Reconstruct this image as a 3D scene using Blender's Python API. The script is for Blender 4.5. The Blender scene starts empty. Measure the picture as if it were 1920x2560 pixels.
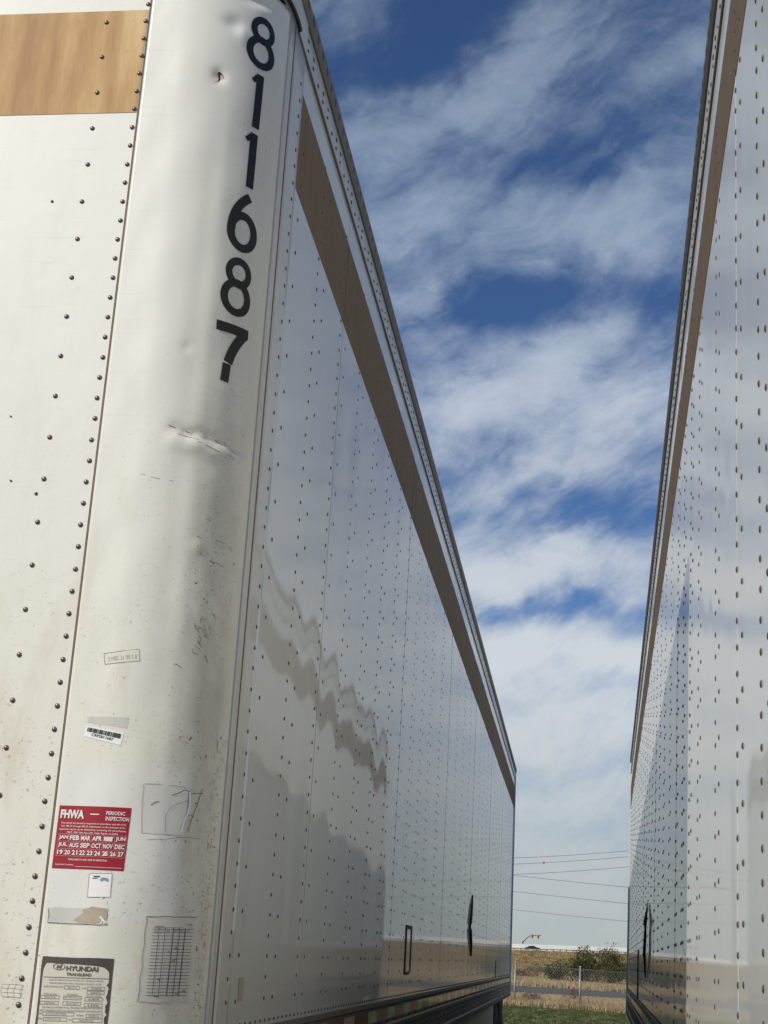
import bpy, bmesh, math, random
import numpy as np
from mathutils import Vector, Matrix

rnd = random.Random(7)
npr = np.random.default_rng(7)
scene = bpy.context.scene
COL = scene.collection

# ------------------------------------------------------------------ camera
CAM_H, PITCH, ROLL = 1.4927, 0.2982, 0.0711
cam_d = bpy.data.cameras.new('camera')
cam = bpy.data.objects.new('camera', cam_d)
COL.objects.link(cam)
cam_d.sensor_fit = 'VERTICAL'
cam_d.sensor_height = 24.0
cam_d.lens = 24.0 * 3555.7 / 2560.0
cam_d.clip_start = 0.02
cam_d.clip_end = 6000.0
_f = Vector((0, math.cos(PITCH), math.sin(PITCH)))
_u = Vector((0, -math.sin(PITCH), math.cos(PITCH)))
_r = Vector((1, 0, 0))
_c, _s = math.cos(ROLL), math.sin(ROLL)
_R, _U = _r * _c + _u * _s, _u * _c - _r * _s
cam.matrix_world = Matrix(((_R.x, _U.x, -_f.x, 0), (_R.y, _U.y, -_f.y, 0), (_R.z, _U.z, -_f.z, CAM_H), (0, 0, 0, 1)))
scene.camera = cam
scene.render.resolution_x, scene.render.resolution_y = 768, 1024

# ------------------------------------------------------------------ light
SUN_EL = math.radians(34.5)
SUN_TRAVEL = math.radians(48.0)          # compass bearing the light travels towards, from +Y to +X
td = Vector((math.sin(SUN_TRAVEL) * math.cos(SUN_EL), math.cos(SUN_TRAVEL) * math.cos(SUN_EL), -math.sin(SUN_EL)))
sun_d = bpy.data.lights.new('sun', 'SUN')
sun_d.energy = 3.6
sun_d.angle = math.radians(0.53)
sun_d.color = (1.0, 0.945, 0.82)
sun = bpy.data.objects.new('sun', sun_d)
COL.objects.link(sun)
sun.rotation_euler = td.to_track_quat('-Z', 'Y').to_euler()
sun.location = (-20, -20, 30)

scene.view_settings.view_transform = 'Standard'
scene.view_settings.look = 'None'
scene.view_settings.exposure = 0.0
scene.view_settings.gamma = 1.0
scene.view_settings.use_curve_mapping = False
scene.cycles.use_denoising = True
scene.cycles.max_bounces = 8
scene.cycles.diffuse_bounces = 3
scene.cycles.glossy_bounces = 4
scene.cycles.caustics_reflective = False
scene.cycles.caustics_refractive = False


# ------------------------------------------------------------------ node helper
class NT:
    def __init__(self, tree):
        self.t = tree
        tree.nodes.clear()

    def n(self, typ, ins=None, **props):
        nd = self.t.nodes.new(typ)
        for k, v in props.items():
            setattr(nd, k, v)
        for k, v in (ins or {}).items():
            self.put(nd, k, v)
        return nd

    def put(self, nd, k, v):
        sock = nd.inputs[k]
        if hasattr(v, 'outputs'):
            v = v.outputs[0]
        if isinstance(v, bpy.types.NodeSocket):
            self.t.links.new(v, sock)
        else:
            if isinstance(v, tuple) and len(v) == 3 and sock.type == 'RGBA':
                v = (*v, 1)
            sock.default_value = v

    def m(self, op, a, b=None, c=None, clamp=False):
        nd = self.n('ShaderNodeMath', operation=op, use_clamp=clamp)
        for i, v in enumerate((a, b, c)):
            if v is not None:
                self.put(nd, i, v)
        return nd.outputs[0]

    def v(self, op, a, b=None, out=0):
        nd = self.n('ShaderNodeVectorMath', operation=op)
        self.put(nd, 0, a)
        if b is not None:
            self.put(nd, 1, b)
        return nd.outputs[out]

    def mix(self, fac, a, b, blend='MIX'):
        nd = self.n('ShaderNodeMix', data_type='RGBA', blend_type=blend)
        self.put(nd, 0, fac)
        self.put(nd, 6, a)
        self.put(nd, 7, b)
        return nd.outputs[2]

    def ramp(self, fac, stops):
        nd = self.n('ShaderNodeValToRGB')
        self.put(nd, 0, fac)
        el = nd.color_ramp.elements
        while len(el) < len(stops):
            el.new(0.5)
        for e, (p, c) in zip(el, stops):
            e.position = p
            e.color = (*c, 1) if isinstance(c, tuple) else (c, c, c, 1)
        return nd.outputs[0]

    def noise(self, vec, scale, detail=4, rough=0.55, out='Fac', dist=0.0):
        nd = self.n('ShaderNodeTexNoise', {'Vector': vec, 'Scale': scale, 'Detail': detail, 'Roughness': rough, 'Distortion': dist})
        return nd.outputs[out]

    def sstep(self, x, a, b):
        nd = self.n('ShaderNodeMapRange', {'Value': x, 'From Min': a, 'From Max': b, 'To Min': 0.0, 'To Max': 1.0}, interpolation_type='SMOOTHSTEP')
        return nd.outputs[0]


# ------------------------------------------------------------------ world: sky with high thin cloud
world = bpy.data.worlds.new('World')
scene.world = world
world.use_nodes = True
W = NT(world.node_tree)
sky = W.n('ShaderNodeTexSky', sky_type='NISHITA', sun_disc=False, sun_elevation=SUN_EL,
          sun_rotation=SUN_TRAVEL + math.pi, altitude=1400.0, air_density=1.0, dust_density=0.6, ozone_density=2.0)
tc = W.n('ShaderNodeTexCoord')
D = tc.outputs['Generated']
sep = W.n('ShaderNodeSeparateXYZ', {0: D})
warp = W.noise(D, 7.0, 8, 0.58, 'Color')
az = W.m('MULTIPLY', W.m('ARCTAN2', sep.outputs[0], sep.outputs[1]), 57.2958)
el = W.m('MULTIPLY', W.m('ARCSINE', sep.outputs[2]), 57.2958)
q = W.n('ShaderNodeCombineXYZ', {0: az, 1: el, 2: 0.0})
q = W.v('ADD', q, W.v('MULTIPLY', W.v('SUBTRACT', warp, (0.5, 0.5, 0.5)), (9.0, 6.0, 0.0)))
# cirrus banks: azimuth, elevation, lean, half length, half width, amount
BANKS = [(-1.0, 32.3, 24, 5.5, 1.7, .55), (5.0, 35.5, 34, 5.0, 1.1, .50), (1.5, 28.8, 20, 4.8, 1.5, .55), (9.6, 29.6, 14, 4.0, 1.5, .55),
         (12.0, 34.8, 10, 2.0, .9, .40), (1.0, 25.7, 35, 1.6, .9, .35), (4.2, 22.3, 8, 4.0, 1.9, .75), (10.2, 21.6, 10, 3.5, 1.6, .55),
         (8.2, 24.8, 24, 3.4, .8, .32), (6.8, 19.0, 14, 4.5, .8, .40), (6.0, 14.6, 3, 7.0, 1.15, .75), (7.5, 11.2, 4, 9.0, 1.2, .80),
         (6.4, 8.6, 3, 9.0, .9, .55), (8.0, 6.2, 0, 10., .8, .30), (-4.5, 36.5, 20, 3.0, 1.5, .22), (30., 24., 6, 15., 17., .55),
         (4.6, 26.1, 10, 2.6, .9, -.50), (11.0, 26.2, 12, 2.4, 1.1, -.50), (1.0, 36.2, 24, 4.5, 1.0, -.45), (7.2, 31.6, 22, 3.6, .9, -.30),
         (9.6, 17.2, 12, 3.2, 1.0, -.45), (3.0, 18.6, 6, 2.6, .7, -.35), (6.6, 12.9, 6, 4.5, .5, -.35)]
acc = None
for a0, e0, lean, hl, hw, amt in BANKS:
    p = W.v('SUBTRACT', q, (a0, e0, 0.0))
    rot = W.n('ShaderNodeVectorRotate', {'Vector': p, 'Angle': -math.radians(lean)}, rotation_type='Z_AXIS')
    p = W.v('MULTIPLY', rot, (1 / hl, 1 / hw, 0.0))
    g = W.m('MULTIPLY', W.m('EXPONENT', W.m('MULTIPLY', W.v('DOT_PRODUCT', p, p, out=1), -1.0)), amt)
    acc = g if acc is None else W.m('ADD', acc, g)
rotd = W.n('ShaderNodeVectorRotate', {'Vector': D, 'Angle': math.radians(24)}, rotation_type='Y_AXIS')
f1 = W.noise(W.v('MULTIPLY', rotd, (3.2, 3.2, 7.0)), 1.8, 9, 0.58, dist=0.7)
f2 = W.noise(W.v('MULTIPLY', rotd, (6.0, 6.0, 9.0)), 2.3, 9, 0.60, dist=0.8)
rot3 = W.n('ShaderNodeVectorRotate', {'Vector': W.v('ADD', D, W.v('MULTIPLY', W.v('SUBTRACT', warp, (.5, .5, .5)), (.10, .10, .10))), 'Angle': math.radians(28)}, rotation_type='Y_AXIS')
f3 = W.noise(W.v('MULTIPLY', rot3, (7.0, 7.0, 26.0)), 3.2, 8, 0.62)
fibre = W.m('ADD', W.m('MULTIPLY', W.m('SUBTRACT', f1, 0.5), 1.3), W.m('MULTIPLY', W.m('SUBTRACT', f2, 0.5), 0.95))
fibre = W.m('ADD', fibre, W.m('MULTIPLY', W.m('SUBTRACT', f3, 0.5), 0.85))
dens = W.m('ADD', W.m('ADD', acc, fibre), W.m('MULTIPLY_ADD', W.m('SUBTRACT', 1.0, W.sstep(el, 7.0, 24.0)), 0.36, 0.26))
dens = W.sstep(dens, -0.06, 1.22)
lowhaze = W.m('SUBTRACT', 1.0, W.sstep(el, 0.0, 14.0))
cloud_col = W.ramp(W.m('DIVIDE', el, 40.0, clamp=True), [(0.0, (.45, .49, .495)), (0.10, (.53, .57, .585)), (0.28, (.66, .705, .735)), (0.55, (.52, .59, .69)), (0.72, (.36, .45, .57)), (1.0, (.29, .37, .47))])
skyc = W.v('MULTIPLY', sky.outputs[0], (0.046, 0.062, 0.084))
skyc = W.mix(W.m('MULTIPLY', lowhaze, 0.9), skyc, (.42, .475, .48))
col = W.mix(W.m('MULTIPLY', dens, W.m('MULTIPLY_ADD', W.sstep(el, 18.0, 36.0), -0.16, 0.92)), skyc, cloud_col)
bg = W.n('ShaderNodeBackground', {'Color': col, 'Strength': 1.0})
W.n('ShaderNodeOutputWorld', {'Surface': bg})


# ------------------------------------------------------------------ materials
def material(name, build):
    m = bpy.data.materials.new(name)
    m.use_nodes = True
    N = NT(m.node_tree)
    b = N.n('ShaderNodeBsdfPrincipled')
    build(N, b)
    N.n('ShaderNodeOutputMaterial', {'Surface': b})
    return m


def plain(name, c, rough=0.6, metal=0.0, var=0.12, scale=8.0, bump=0.0, coat=0.0):
    def f(N, b):
        o = N.n('ShaderNodeTexCoord').outputs['Object']
        nz = N.noise(o, scale, 5)
        lo = tuple(x * (1 - var) for x in c)
        hi = tuple(min(1, x * (1 + var)) for x in c)
        N.put(b, 'Base Color', N.mix(nz, lo, hi))
        N.put(b, 'Roughness', rough)
        N.put(b, 'Metallic', metal)
        N.put(b, 'Coat Weight', coat)
        if bump:
            N.put(b, 'Normal', N.n('ShaderNodeBump', {'Height': N.noise(o, scale * 4, 5), 'Strength': bump, 'Distance': 0.02}))
    return material(name, f)


def side_sheet(name, base, wave, coat):
    """white baked-on paint over thin aluminium: matt body colour under a clear mirror-like skin that is not quite flat"""
    def f(N, b):
        o = N.n('ShaderNodeTexCoord').outputs['Object']
        grime = N.noise(N.v('MULTIPLY', o, (1, 9, 1.2)), 1.1, 6, 0.6)
        spots = N.sstep(N.noise(o, 60, 3, 0.5), 0.70, 0.78)
        c = N.mix(grime, tuple(x * .90 for x in base), base)
        c = N.mix(N.m('MULTIPLY', spots, 0.35), c, (.30, .27, .22))
        N.put(b, 'Base Color', c)
        N.put(b, 'Roughness', 0.42)
        N.put(b, 'Specular IOR Level', 0.25)
        N.put(b, 'Coat Weight', coat)
        N.put(b, 'Coat IOR', 1.5)
        N.put(b, 'Coat Roughness', N.m('MULTIPLY_ADD', grime, 0.05, 0.012))
        w1 = N.noise(N.v('MULTIPLY', o, (1, 1.15, .50)), 1.3, 2, 0.35)
        sy = N.n('ShaderNodeSeparateXYZ', {0: o}).outputs[1]
        amp = N.noise(N.v('MULTIPLY', o, (1, .7, .45)), 1.7, 1, 0.4)
        quilt = N.m('MULTIPLY', N.m('SINE', N.m('MULTIPLY_ADD', N.noise(N.v('MULTIPLY', o, (1, .8, .8)), 1.0, 1, .4), 9.0, N.m('MULTIPLY', sy, 2 * math.pi / .4573))), amp)
        h = N.m('ADD', w1, N.m('MULTIPLY', quilt, 0.14))
        bump = N.n('ShaderNodeBump', {'Height': h, 'Strength': 1.0, 'Distance': wave})
        N.put(b, 'Coat Normal', bump)
    return material(name, f)


def nose_paint(N, b):
    o = N.n('ShaderNodeTexCoord').outputs['Object']
    sp = N.n('ShaderNodeSeparateXYZ', {0: o})
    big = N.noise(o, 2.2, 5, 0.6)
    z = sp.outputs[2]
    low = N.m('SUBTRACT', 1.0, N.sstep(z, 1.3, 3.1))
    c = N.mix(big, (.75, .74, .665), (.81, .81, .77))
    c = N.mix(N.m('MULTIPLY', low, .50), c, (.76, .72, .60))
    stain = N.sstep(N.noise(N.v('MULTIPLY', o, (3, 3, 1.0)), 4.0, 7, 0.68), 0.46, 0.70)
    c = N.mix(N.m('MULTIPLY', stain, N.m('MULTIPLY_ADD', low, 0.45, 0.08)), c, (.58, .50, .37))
    # weathered corner: grime on the bend, its colour also deepening the shaded turn
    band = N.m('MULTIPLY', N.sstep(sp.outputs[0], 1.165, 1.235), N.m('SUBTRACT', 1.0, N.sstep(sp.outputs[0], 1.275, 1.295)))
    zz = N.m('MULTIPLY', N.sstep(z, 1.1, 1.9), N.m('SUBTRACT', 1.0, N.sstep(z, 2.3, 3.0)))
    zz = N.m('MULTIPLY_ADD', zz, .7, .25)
    grime_nz = N.noise(N.v('MULTIPLY', o, (1, 1, .6)), 7.0, 7, 0.68)
    grime_shade = N.m('MULTIPLY', N.m('MULTIPLY', band, zz), N.sstep(grime_nz, .30, .66))
    c = N.mix(N.m('MULTIPLY', grime_shade, .44), c, (.30, .265, .215))
    hair = N.sstep(N.noise(N.v('MULTIPLY', o, (2.2, 2.2, 60)), 2.0, 4, .6), .58, .74)
    c = N.mix(N.m('MULTIPLY', hair, .16), c, (.50, .46, .38))
    edge = N.m('MULTIPLY_ADD', N.noise(o, 14, 5, .65), .10, -.05)
    ze = N.m('ADD', z, edge)
    wiped = N.m('MULTIPLY', N.sstep(ze, 1.47, 1.52), N.m('SUBTRACT', 1.0, N.sstep(ze, 1.80, 1.86)))
    wiped = N.m('MULTIPLY', wiped, N.m('MULTIPLY', N.sstep(sp.outputs[0], .96, .97), N.m('SUBTRACT', 1.0, N.sstep(sp.outputs[0], 1.22, 1.25))))
    c = N.mix(N.m('MULTIPLY', wiped, .65), c, (.765, .77, .755))
    patch = N.sstep(N.noise(o, 5.0, 5, 0.65), 0.36, 0.60)
    sp1 = N.sstep(N.noise(o, 120, 3, 0.6), 0.62, 0.70)
    sp2 = N.sstep(N.noise(N.v('MULTIPLY', o, (1, 1, 2.2)), 46, 4, 0.62), 0.645, 0.71)
    dots = N.m('MAXIMUM', sp1, sp2)
    amt = N.m('ADD', N.m('MULTIPLY_ADD', low, 0.60, 0.08), N.m('MULTIPLY', grime_shade, 1.2))
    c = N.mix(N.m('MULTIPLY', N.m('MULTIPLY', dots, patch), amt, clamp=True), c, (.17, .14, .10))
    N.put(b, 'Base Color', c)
    N.put(b, 'Roughness', 0.48)
    N.put(b, 'Specular IOR Level', 0.35)
    N.put(b, 'Coat Weight', 0.25)
    N.put(b, 'Coat Roughness', 0.22)
    N.put(b, 'Normal', N.n('ShaderNodeBump', {'Height': N.noise(o, 9, 4), 'Strength': 0.12, 'Distance': 0.01}))


def faded_tan(N, b):
    o = N.n('ShaderNodeTexCoord').outputs['Object']
    st = N.noise(N.v('MULTIPLY', o, (1, 1, .10)), 16, 5, 0.6)
    st2 = N.noise(N.v('MULTIPLY', o, (1, 1, .35)), 5, 5, 0.6)
    c = N.ramp(N.m('MULTIPLY_ADD', st2, 0.5, N.m('MULTIPLY', st, 0.5)), [(.38, (.36, .18, .050)), (.49, (.50, .285, .10)), (.60, (.66, .45, .21))])
    sc = N.sstep(N.noise(N.v('MULTIPLY', o, (1, 1, 1.6)), 40, 3), .64, .72)
    c = N.mix(N.m('MULTIPLY', sc, .35), c, (.30, .16, .05))
    N.put(b, 'Base Color', c)
    N.put(b, 'Roughness', 0.6)


def brown_stripe(name, c0):
    def f(N, b):
        o = N.n('ShaderNodeTexCoord').outputs['Object']
        st = N.noise(N.v('MULTIPLY', o, (1, 3, .4)), 3, 5, 0.6)
        N.put(b, 'Base Color', N.mix(st, tuple(x * .8 for x in c0), tuple(x * 1.18 for x in c0)))
        N.put(b, 'Roughness', 0.75)
        N.put(b, 'Specular IOR Level', 0.10)
    return material(name, f)


def rivet_mat(N, b):
    o = N.n('ShaderNodeTexCoord').outputs['Object']
    nz = N.noise(o, 300, 3)
    N.put(b, 'Base Color', N.mix(nz, (.055, .048, .043), (.15, .13, .115)))
    N.put(b, 'Metallic', 0.35)
    N.put(b, 'Roughness', 0.45)


MT = {}
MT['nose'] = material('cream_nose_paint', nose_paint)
MT['tan'] = material('sun_faded_tan', faded_tan)
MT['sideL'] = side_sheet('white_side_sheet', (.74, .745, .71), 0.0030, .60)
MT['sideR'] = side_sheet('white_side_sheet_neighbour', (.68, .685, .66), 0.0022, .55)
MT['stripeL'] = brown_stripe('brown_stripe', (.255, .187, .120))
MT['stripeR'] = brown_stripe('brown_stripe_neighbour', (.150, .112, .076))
MT['rivet'] = material('dark_rivet_steel', rivet_mat)


def rivet_front(N, b):
    o = N.n('ShaderNodeTexCoord').outputs['Object']
    nz = N.noise(o, 260, 3)
    N.put(b, 'Base Color', N.mix(nz, (.10, .078, .066), (.26, .215, .185)))
    N.put(b, 'Metallic', 0.55)
    N.put(b, 'Roughness', 0.38)


MT['rivet_front'] = material('brown_rivet_heads', rivet_front)
MT['rail'] = plain('painted_rail', (.55, .55, .53), .40, .0, .18, 6, coat=.3)
MT['lip'] = plain('weathered_lip', (.16, .135, .12), .55, .1, .25, 9)
MT['alu'] = plain('grey_rail_aluminium', (.17, .155, .135), .6, .1, .25, 5)
MT['core'] = plain('dark_inner_wall', (.05, .045, .04), .8, 0, .2, 5)
MT['black'] = plain('black_sealant', (.012, .012, .013), .5, 0, .2, 20)
MT['digit'] = plain('black_vinyl', (.014, .014, .016), .38, 0, .15, 30)
MT['sealant'] = plain('brown_sealant', (.20, .14, .11), .7, 0, .25, 25)
MT['tyre'] = plain('tyre_rubber', (.018, .018, .019), .8, 0, .2, 20, .3)
MT['steel'] = plain('dark_chassis_steel', (.035, .034, .034), .6, .3, .3, 8)
MT['skirt'] = plain('grey_skirt_panel', (.42, .42, .41), .5, 0, .15, 4)
MT['rim'] = plain('white_wheel_rim', (.5, .5, .49), .5, .3, .2, 9)
MT['tape_red'] = plain('red_reflective_tape', (.26, .045, .035), .35, 0, .2, 30, coat=.4)
MT['tape_white'] = plain('white_reflective_tape', (.58, .55, .47), .35, 0, .15, 30, coat=.4)
MT['sticker_red'] = plain('crimson_sticker', (.34, .010, .022), .42, 0, .10, 25)
MT['ink_white'] = plain('white_print', (.82, .78, .76), .5, 0, .06, 60)
MT['ink_pink'] = plain('pale_pink_rule', (.70, .40, .40), .5, 0, .06, 60)
MT['ink_black'] = plain('black_print', (.035, .032, .030), .6, 0, .3, 80)
MT['ink_grey'] = plain('worn_grey_print', (.11, .10, .09), .6, 0, .35, 90)
MT['scuff'] = plain('scuff_grime', (.24, .21, .175), .7, 0, .5, 60)
MT['paper'] = plain('aged_label_paper', (.63, .60, .51), .6, 0, .10, 14)
MT['paper_white'] = plain('white_label', (.88, .88, .87), .45, 0, .05, 20)
MT['paper_grey'] = plain('greyed_label_film', (.66, .64, .59), .5, 0, .12, 18)
MT['film'] = plain('white_label_film', (.69, .685, .65), .45, 0, .05, 18)
MT['ghost'] = plain('clear_label_film', (.73, .70, .61), .5, 0, .05, 18)
MT['residue'] = plain('brown_label_residue', (.45, .38, .29), .7, 0, .35, 30)
MT['residue_grey'] = plain('grey_label_residue', (.58, .57, .53), .6, 0, .12, 30)
MT['plate_edge'] = plain('peeled_plate_edge', (.075, .062, .058), .6, 0, .4, 30)
MT['teal'] = plain('teal_print', (.22, .34, .36), .5, 0, .25, 120)
MT['rust'] = plain('rust_stain', (.56, .47, .35), .8, 0, .35, 60)
MT['post_ridge'] = plain('corner_post_paint', (.66, .65, .61), .42, 0, .10, 10, coat=.3)


# ------------------------------------------------------------------ object helpers
def tag(o, label=None, cat=None, group=None, kind=None):
    if label:
        o['label'] = label
    if cat:
        o['category'] = cat
    if group:
        o['group'] = group
    if kind:
        o['kind'] = kind
    return o


def mesh_data(name, verts, faces, mat, smooth=False, fix=True):
    me = bpy.data.meshes.new(name)
    me.from_pydata([tuple(v) for v in verts], [], [tuple(f) for f in faces])
    if fix:
        bm = bmesh.new()
        bm.from_mesh(me)
        bmesh.ops.recalc_face_normals(bm, faces=bm.faces)
        bm.to_mesh(me)
        bm.free()
    if smooth:
        me.polygons.foreach_set('use_smooth', [True] * len(me.polygons))
    me.materials.append(mat)
    me.update()
    return me


def put(name, me, parent=None, loc=None, rot=None):
    o = bpy.data.objects.new(name, me)
    COL.objects.link(o)
    if parent:
        o.parent = parent
    if loc is not None:
        o.location = loc
    if rot is not None:
        o.rotation_euler = rot
    return o


def obj(name, verts, faces, mat, parent=None, smooth=False, fix=True):
    return put(name, mesh_data(name, verts, faces, mat, smooth, fix), parent)


def empty(name, loc=(0, 0, 0), rot=(0, 0, 0)):
    o = bpy.data.objects.new(name, None)
    o.empty_display_size = 0.3
    COL.objects.link(o)
    o.location = loc
    o.rotation_euler = rot
    return o


BOXF = [(0, 1, 3, 2), (4, 6, 7, 5), (0, 4, 5, 1), (2, 3, 7, 6), (0, 2, 6, 4), (1, 5, 7, 3)]


class MB:
    """collects simple shapes into one mesh"""
    def __init__(self):
        self.v, self.f = [], []

    def add(self, verts, faces):
        b = len(self.v)
        self.v += [tuple(p) for p in verts]
        self.f += [tuple(i + b for i in f) for f in faces]
        return self

    def box(self, a0, a1, b0, b1, c0, c1):
        return self.add([(a, b, c) for a in (a0, a1) for b in (b0, b1) for c in (c0, c1)], BOXF)

    def tube(self, pts, r, n=6, cap=True):
        pts = [Vector(p) for p in pts]
        rr = r if isinstance(r, (list, tuple)) else [r] * len(pts)
        vs, fs = [], []
        for i, p in enumerate(pts):
            d = (pts[min(i + 1, len(pts) - 1)] - pts[max(i - 1, 0)]).normalized()
            ref = Vector((0, 0, 1)) if abs(d.z) < .9 else Vector((1, 0, 0))
            a = d.cross(ref).normalized()
            c = d.cross(a)
            for k in range(n):
                t = 2 * math.pi * k / n
                vs.append(p + (a * math.cos(t) + c * math.sin(t)) * rr[i])
        for i in range(len(pts) - 1):
            for k in range(n):
                fs.append((i * n + k, i * n + (k + 1) % n, (i + 1) * n + (k + 1) % n, (i + 1) * n + k))
        if cap:
            fs.append(tuple(range(n)))
            fs.append(tuple(range((len(pts) - 1) * n, len(pts) * n)))
        return self.add(vs, fs)

    def lathe(self, prof, axis_pt, axis='x', n=24):
        """profile of (along, radius), turned about an axis through axis_pt"""
        vs, fs = [], []
        for (a, r) in prof:
            for k in range(n):
                t = 2 * math.pi * k / n
                c, s = r * math.cos(t), r * math.sin(t)
                p = {'x': (a, c, s), 'y': (c, a, s), 'z': (c, s, a)}[axis]
                vs.append((axis_pt[0] + p[0], axis_pt[1] + p[1], axis_pt[2] + p[2]))
        for i in range(len(prof) - 1):
            for k in range(n):
                fs.append((i * n + k, i * n + (k + 1) % n, (i + 1) * n + (k + 1) % n, (i + 1) * n + k))
        return self.add(vs, fs)

    def obj(self, name, mat, parent=None, smooth=False, fix=True):
        return obj(name, self.v, self.f, mat, parent, smooth, fix)


# ------------------------------------------------------------------ text
def text2d(s, bold=0.0, shear=0.0, res=2):
    cu = bpy.data.curves.new('t', 'FONT')
    cu.body = s
    cu.offset = bold
    cu.shear = shear
    cu.resolution_u = res
    o = bpy.data.objects.new('t', cu)
    COL.objects.link(o)
    bpy.context.view_layer.update()
    ev = o.evaluated_get(bpy.context.evaluated_depsgraph_get())
    me = ev.to_mesh()
    V = [(v.co.x, v.co.y) for v in me.vertices]
    F = [tuple(p.vertices) for p in me.polygons]
    ev.to_mesh_clear()
    bpy.data.objects.remove(o)
    bpy.data.curves.remove(cu)
    if not V:
        return [], []
    x0, x1 = min(v[0] for v in V), max(v[0] for v in V)
    y0, y1 = min(v[1] for v in V), max(v[1] for v in V)
    return [((x - x0) / max(x1 - x0, 1e-6), (y - y0) / max(y1 - y0, 1e-6)) for x, y in V], F


# ------------------------------------------------------------------ the two box trailers
class Trailer:
    def __init__(self, name, o, a, roll, sg, s0, s1, label):
        self.sg, self.s0, self.s1 = sg, s0, s1
        dv = Vector((math.sin(a), math.cos(a), 0))
        n = Vector((math.cos(a), -math.sin(a), 0))
        self.tc, self.sc = sg * 1.30, (s0 + s1) / 2
        loc = Vector(o) + n * self.tc + dv * self.sc
        loc.z = 0
        self.root = empty(name, loc, (0, 0, 0))
        self.root.rotation_mode = 'XYZ'
        self.root.rotation_euler = (Matrix.Rotation(-a, 3, 'Z') @ Matrix.Rotation(roll, 3, 'Y')).to_euler()
        tag(self.root, label, 'trailer')

    def P(self, o, s, z):
        return (-self.sg * o - self.tc, s - self.sc, z)

    def part(self, name, mb, mat, parent=None, smooth=False, fix=True):
        return obj(name, [self.P(*v) for v in mb.v], mb.f, mat, parent or self.root, smooth, fix)


def rivet_dome(r, h, n=10):
    """dome standing on the x=0 plane, pointing to +x"""
    vs, fs = [], []
    rings = [(0.0, 1.0), (0.45, 0.90), (0.85, 0.55)]
    for hh, rr in rings:
        for k in range(n):
            t = 2 * math.pi * k / n
            vs.append((h * hh, r * rr * math.cos(t), r * rr * math.sin(t)))
    vs.append((h, 0, 0))
    for i in range(2):
        for k in range(n):
            fs.append((i * n + k, i * n + (k + 1) % n, (i + 1) * n + (k + 1) % n, (i + 1) * n + k))
    for k in range(n):
        fs.append((2 * n + k, 2 * n + (k + 1) % n, 3 * n))
    return vs, fs


LEFT = Trailer('box_trailer', (-0.7948, -0.0028, 0), 0.1444, -0.0144, -1, 3.25, 20.95,
               'white box trailer on the left with black number 811687 on its rounded front corner')
RIGHT = Trailer('box_trailer', (0.2407, 0.0005, 0), 0.1702, 0.0023, 1, 0.70, 18.7,
                'white box trailer at the right edge, its riveted side catching sunlight')


def columns(start, near_n, near_step, far_step, end):
    out, s = [], start
    for i in range(near_n):
        out.append(s)
        s += near_step
    s = out[-1]
    while s + far_step < end - .3:
        s += far_step
        out.append(s)
    return out


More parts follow.
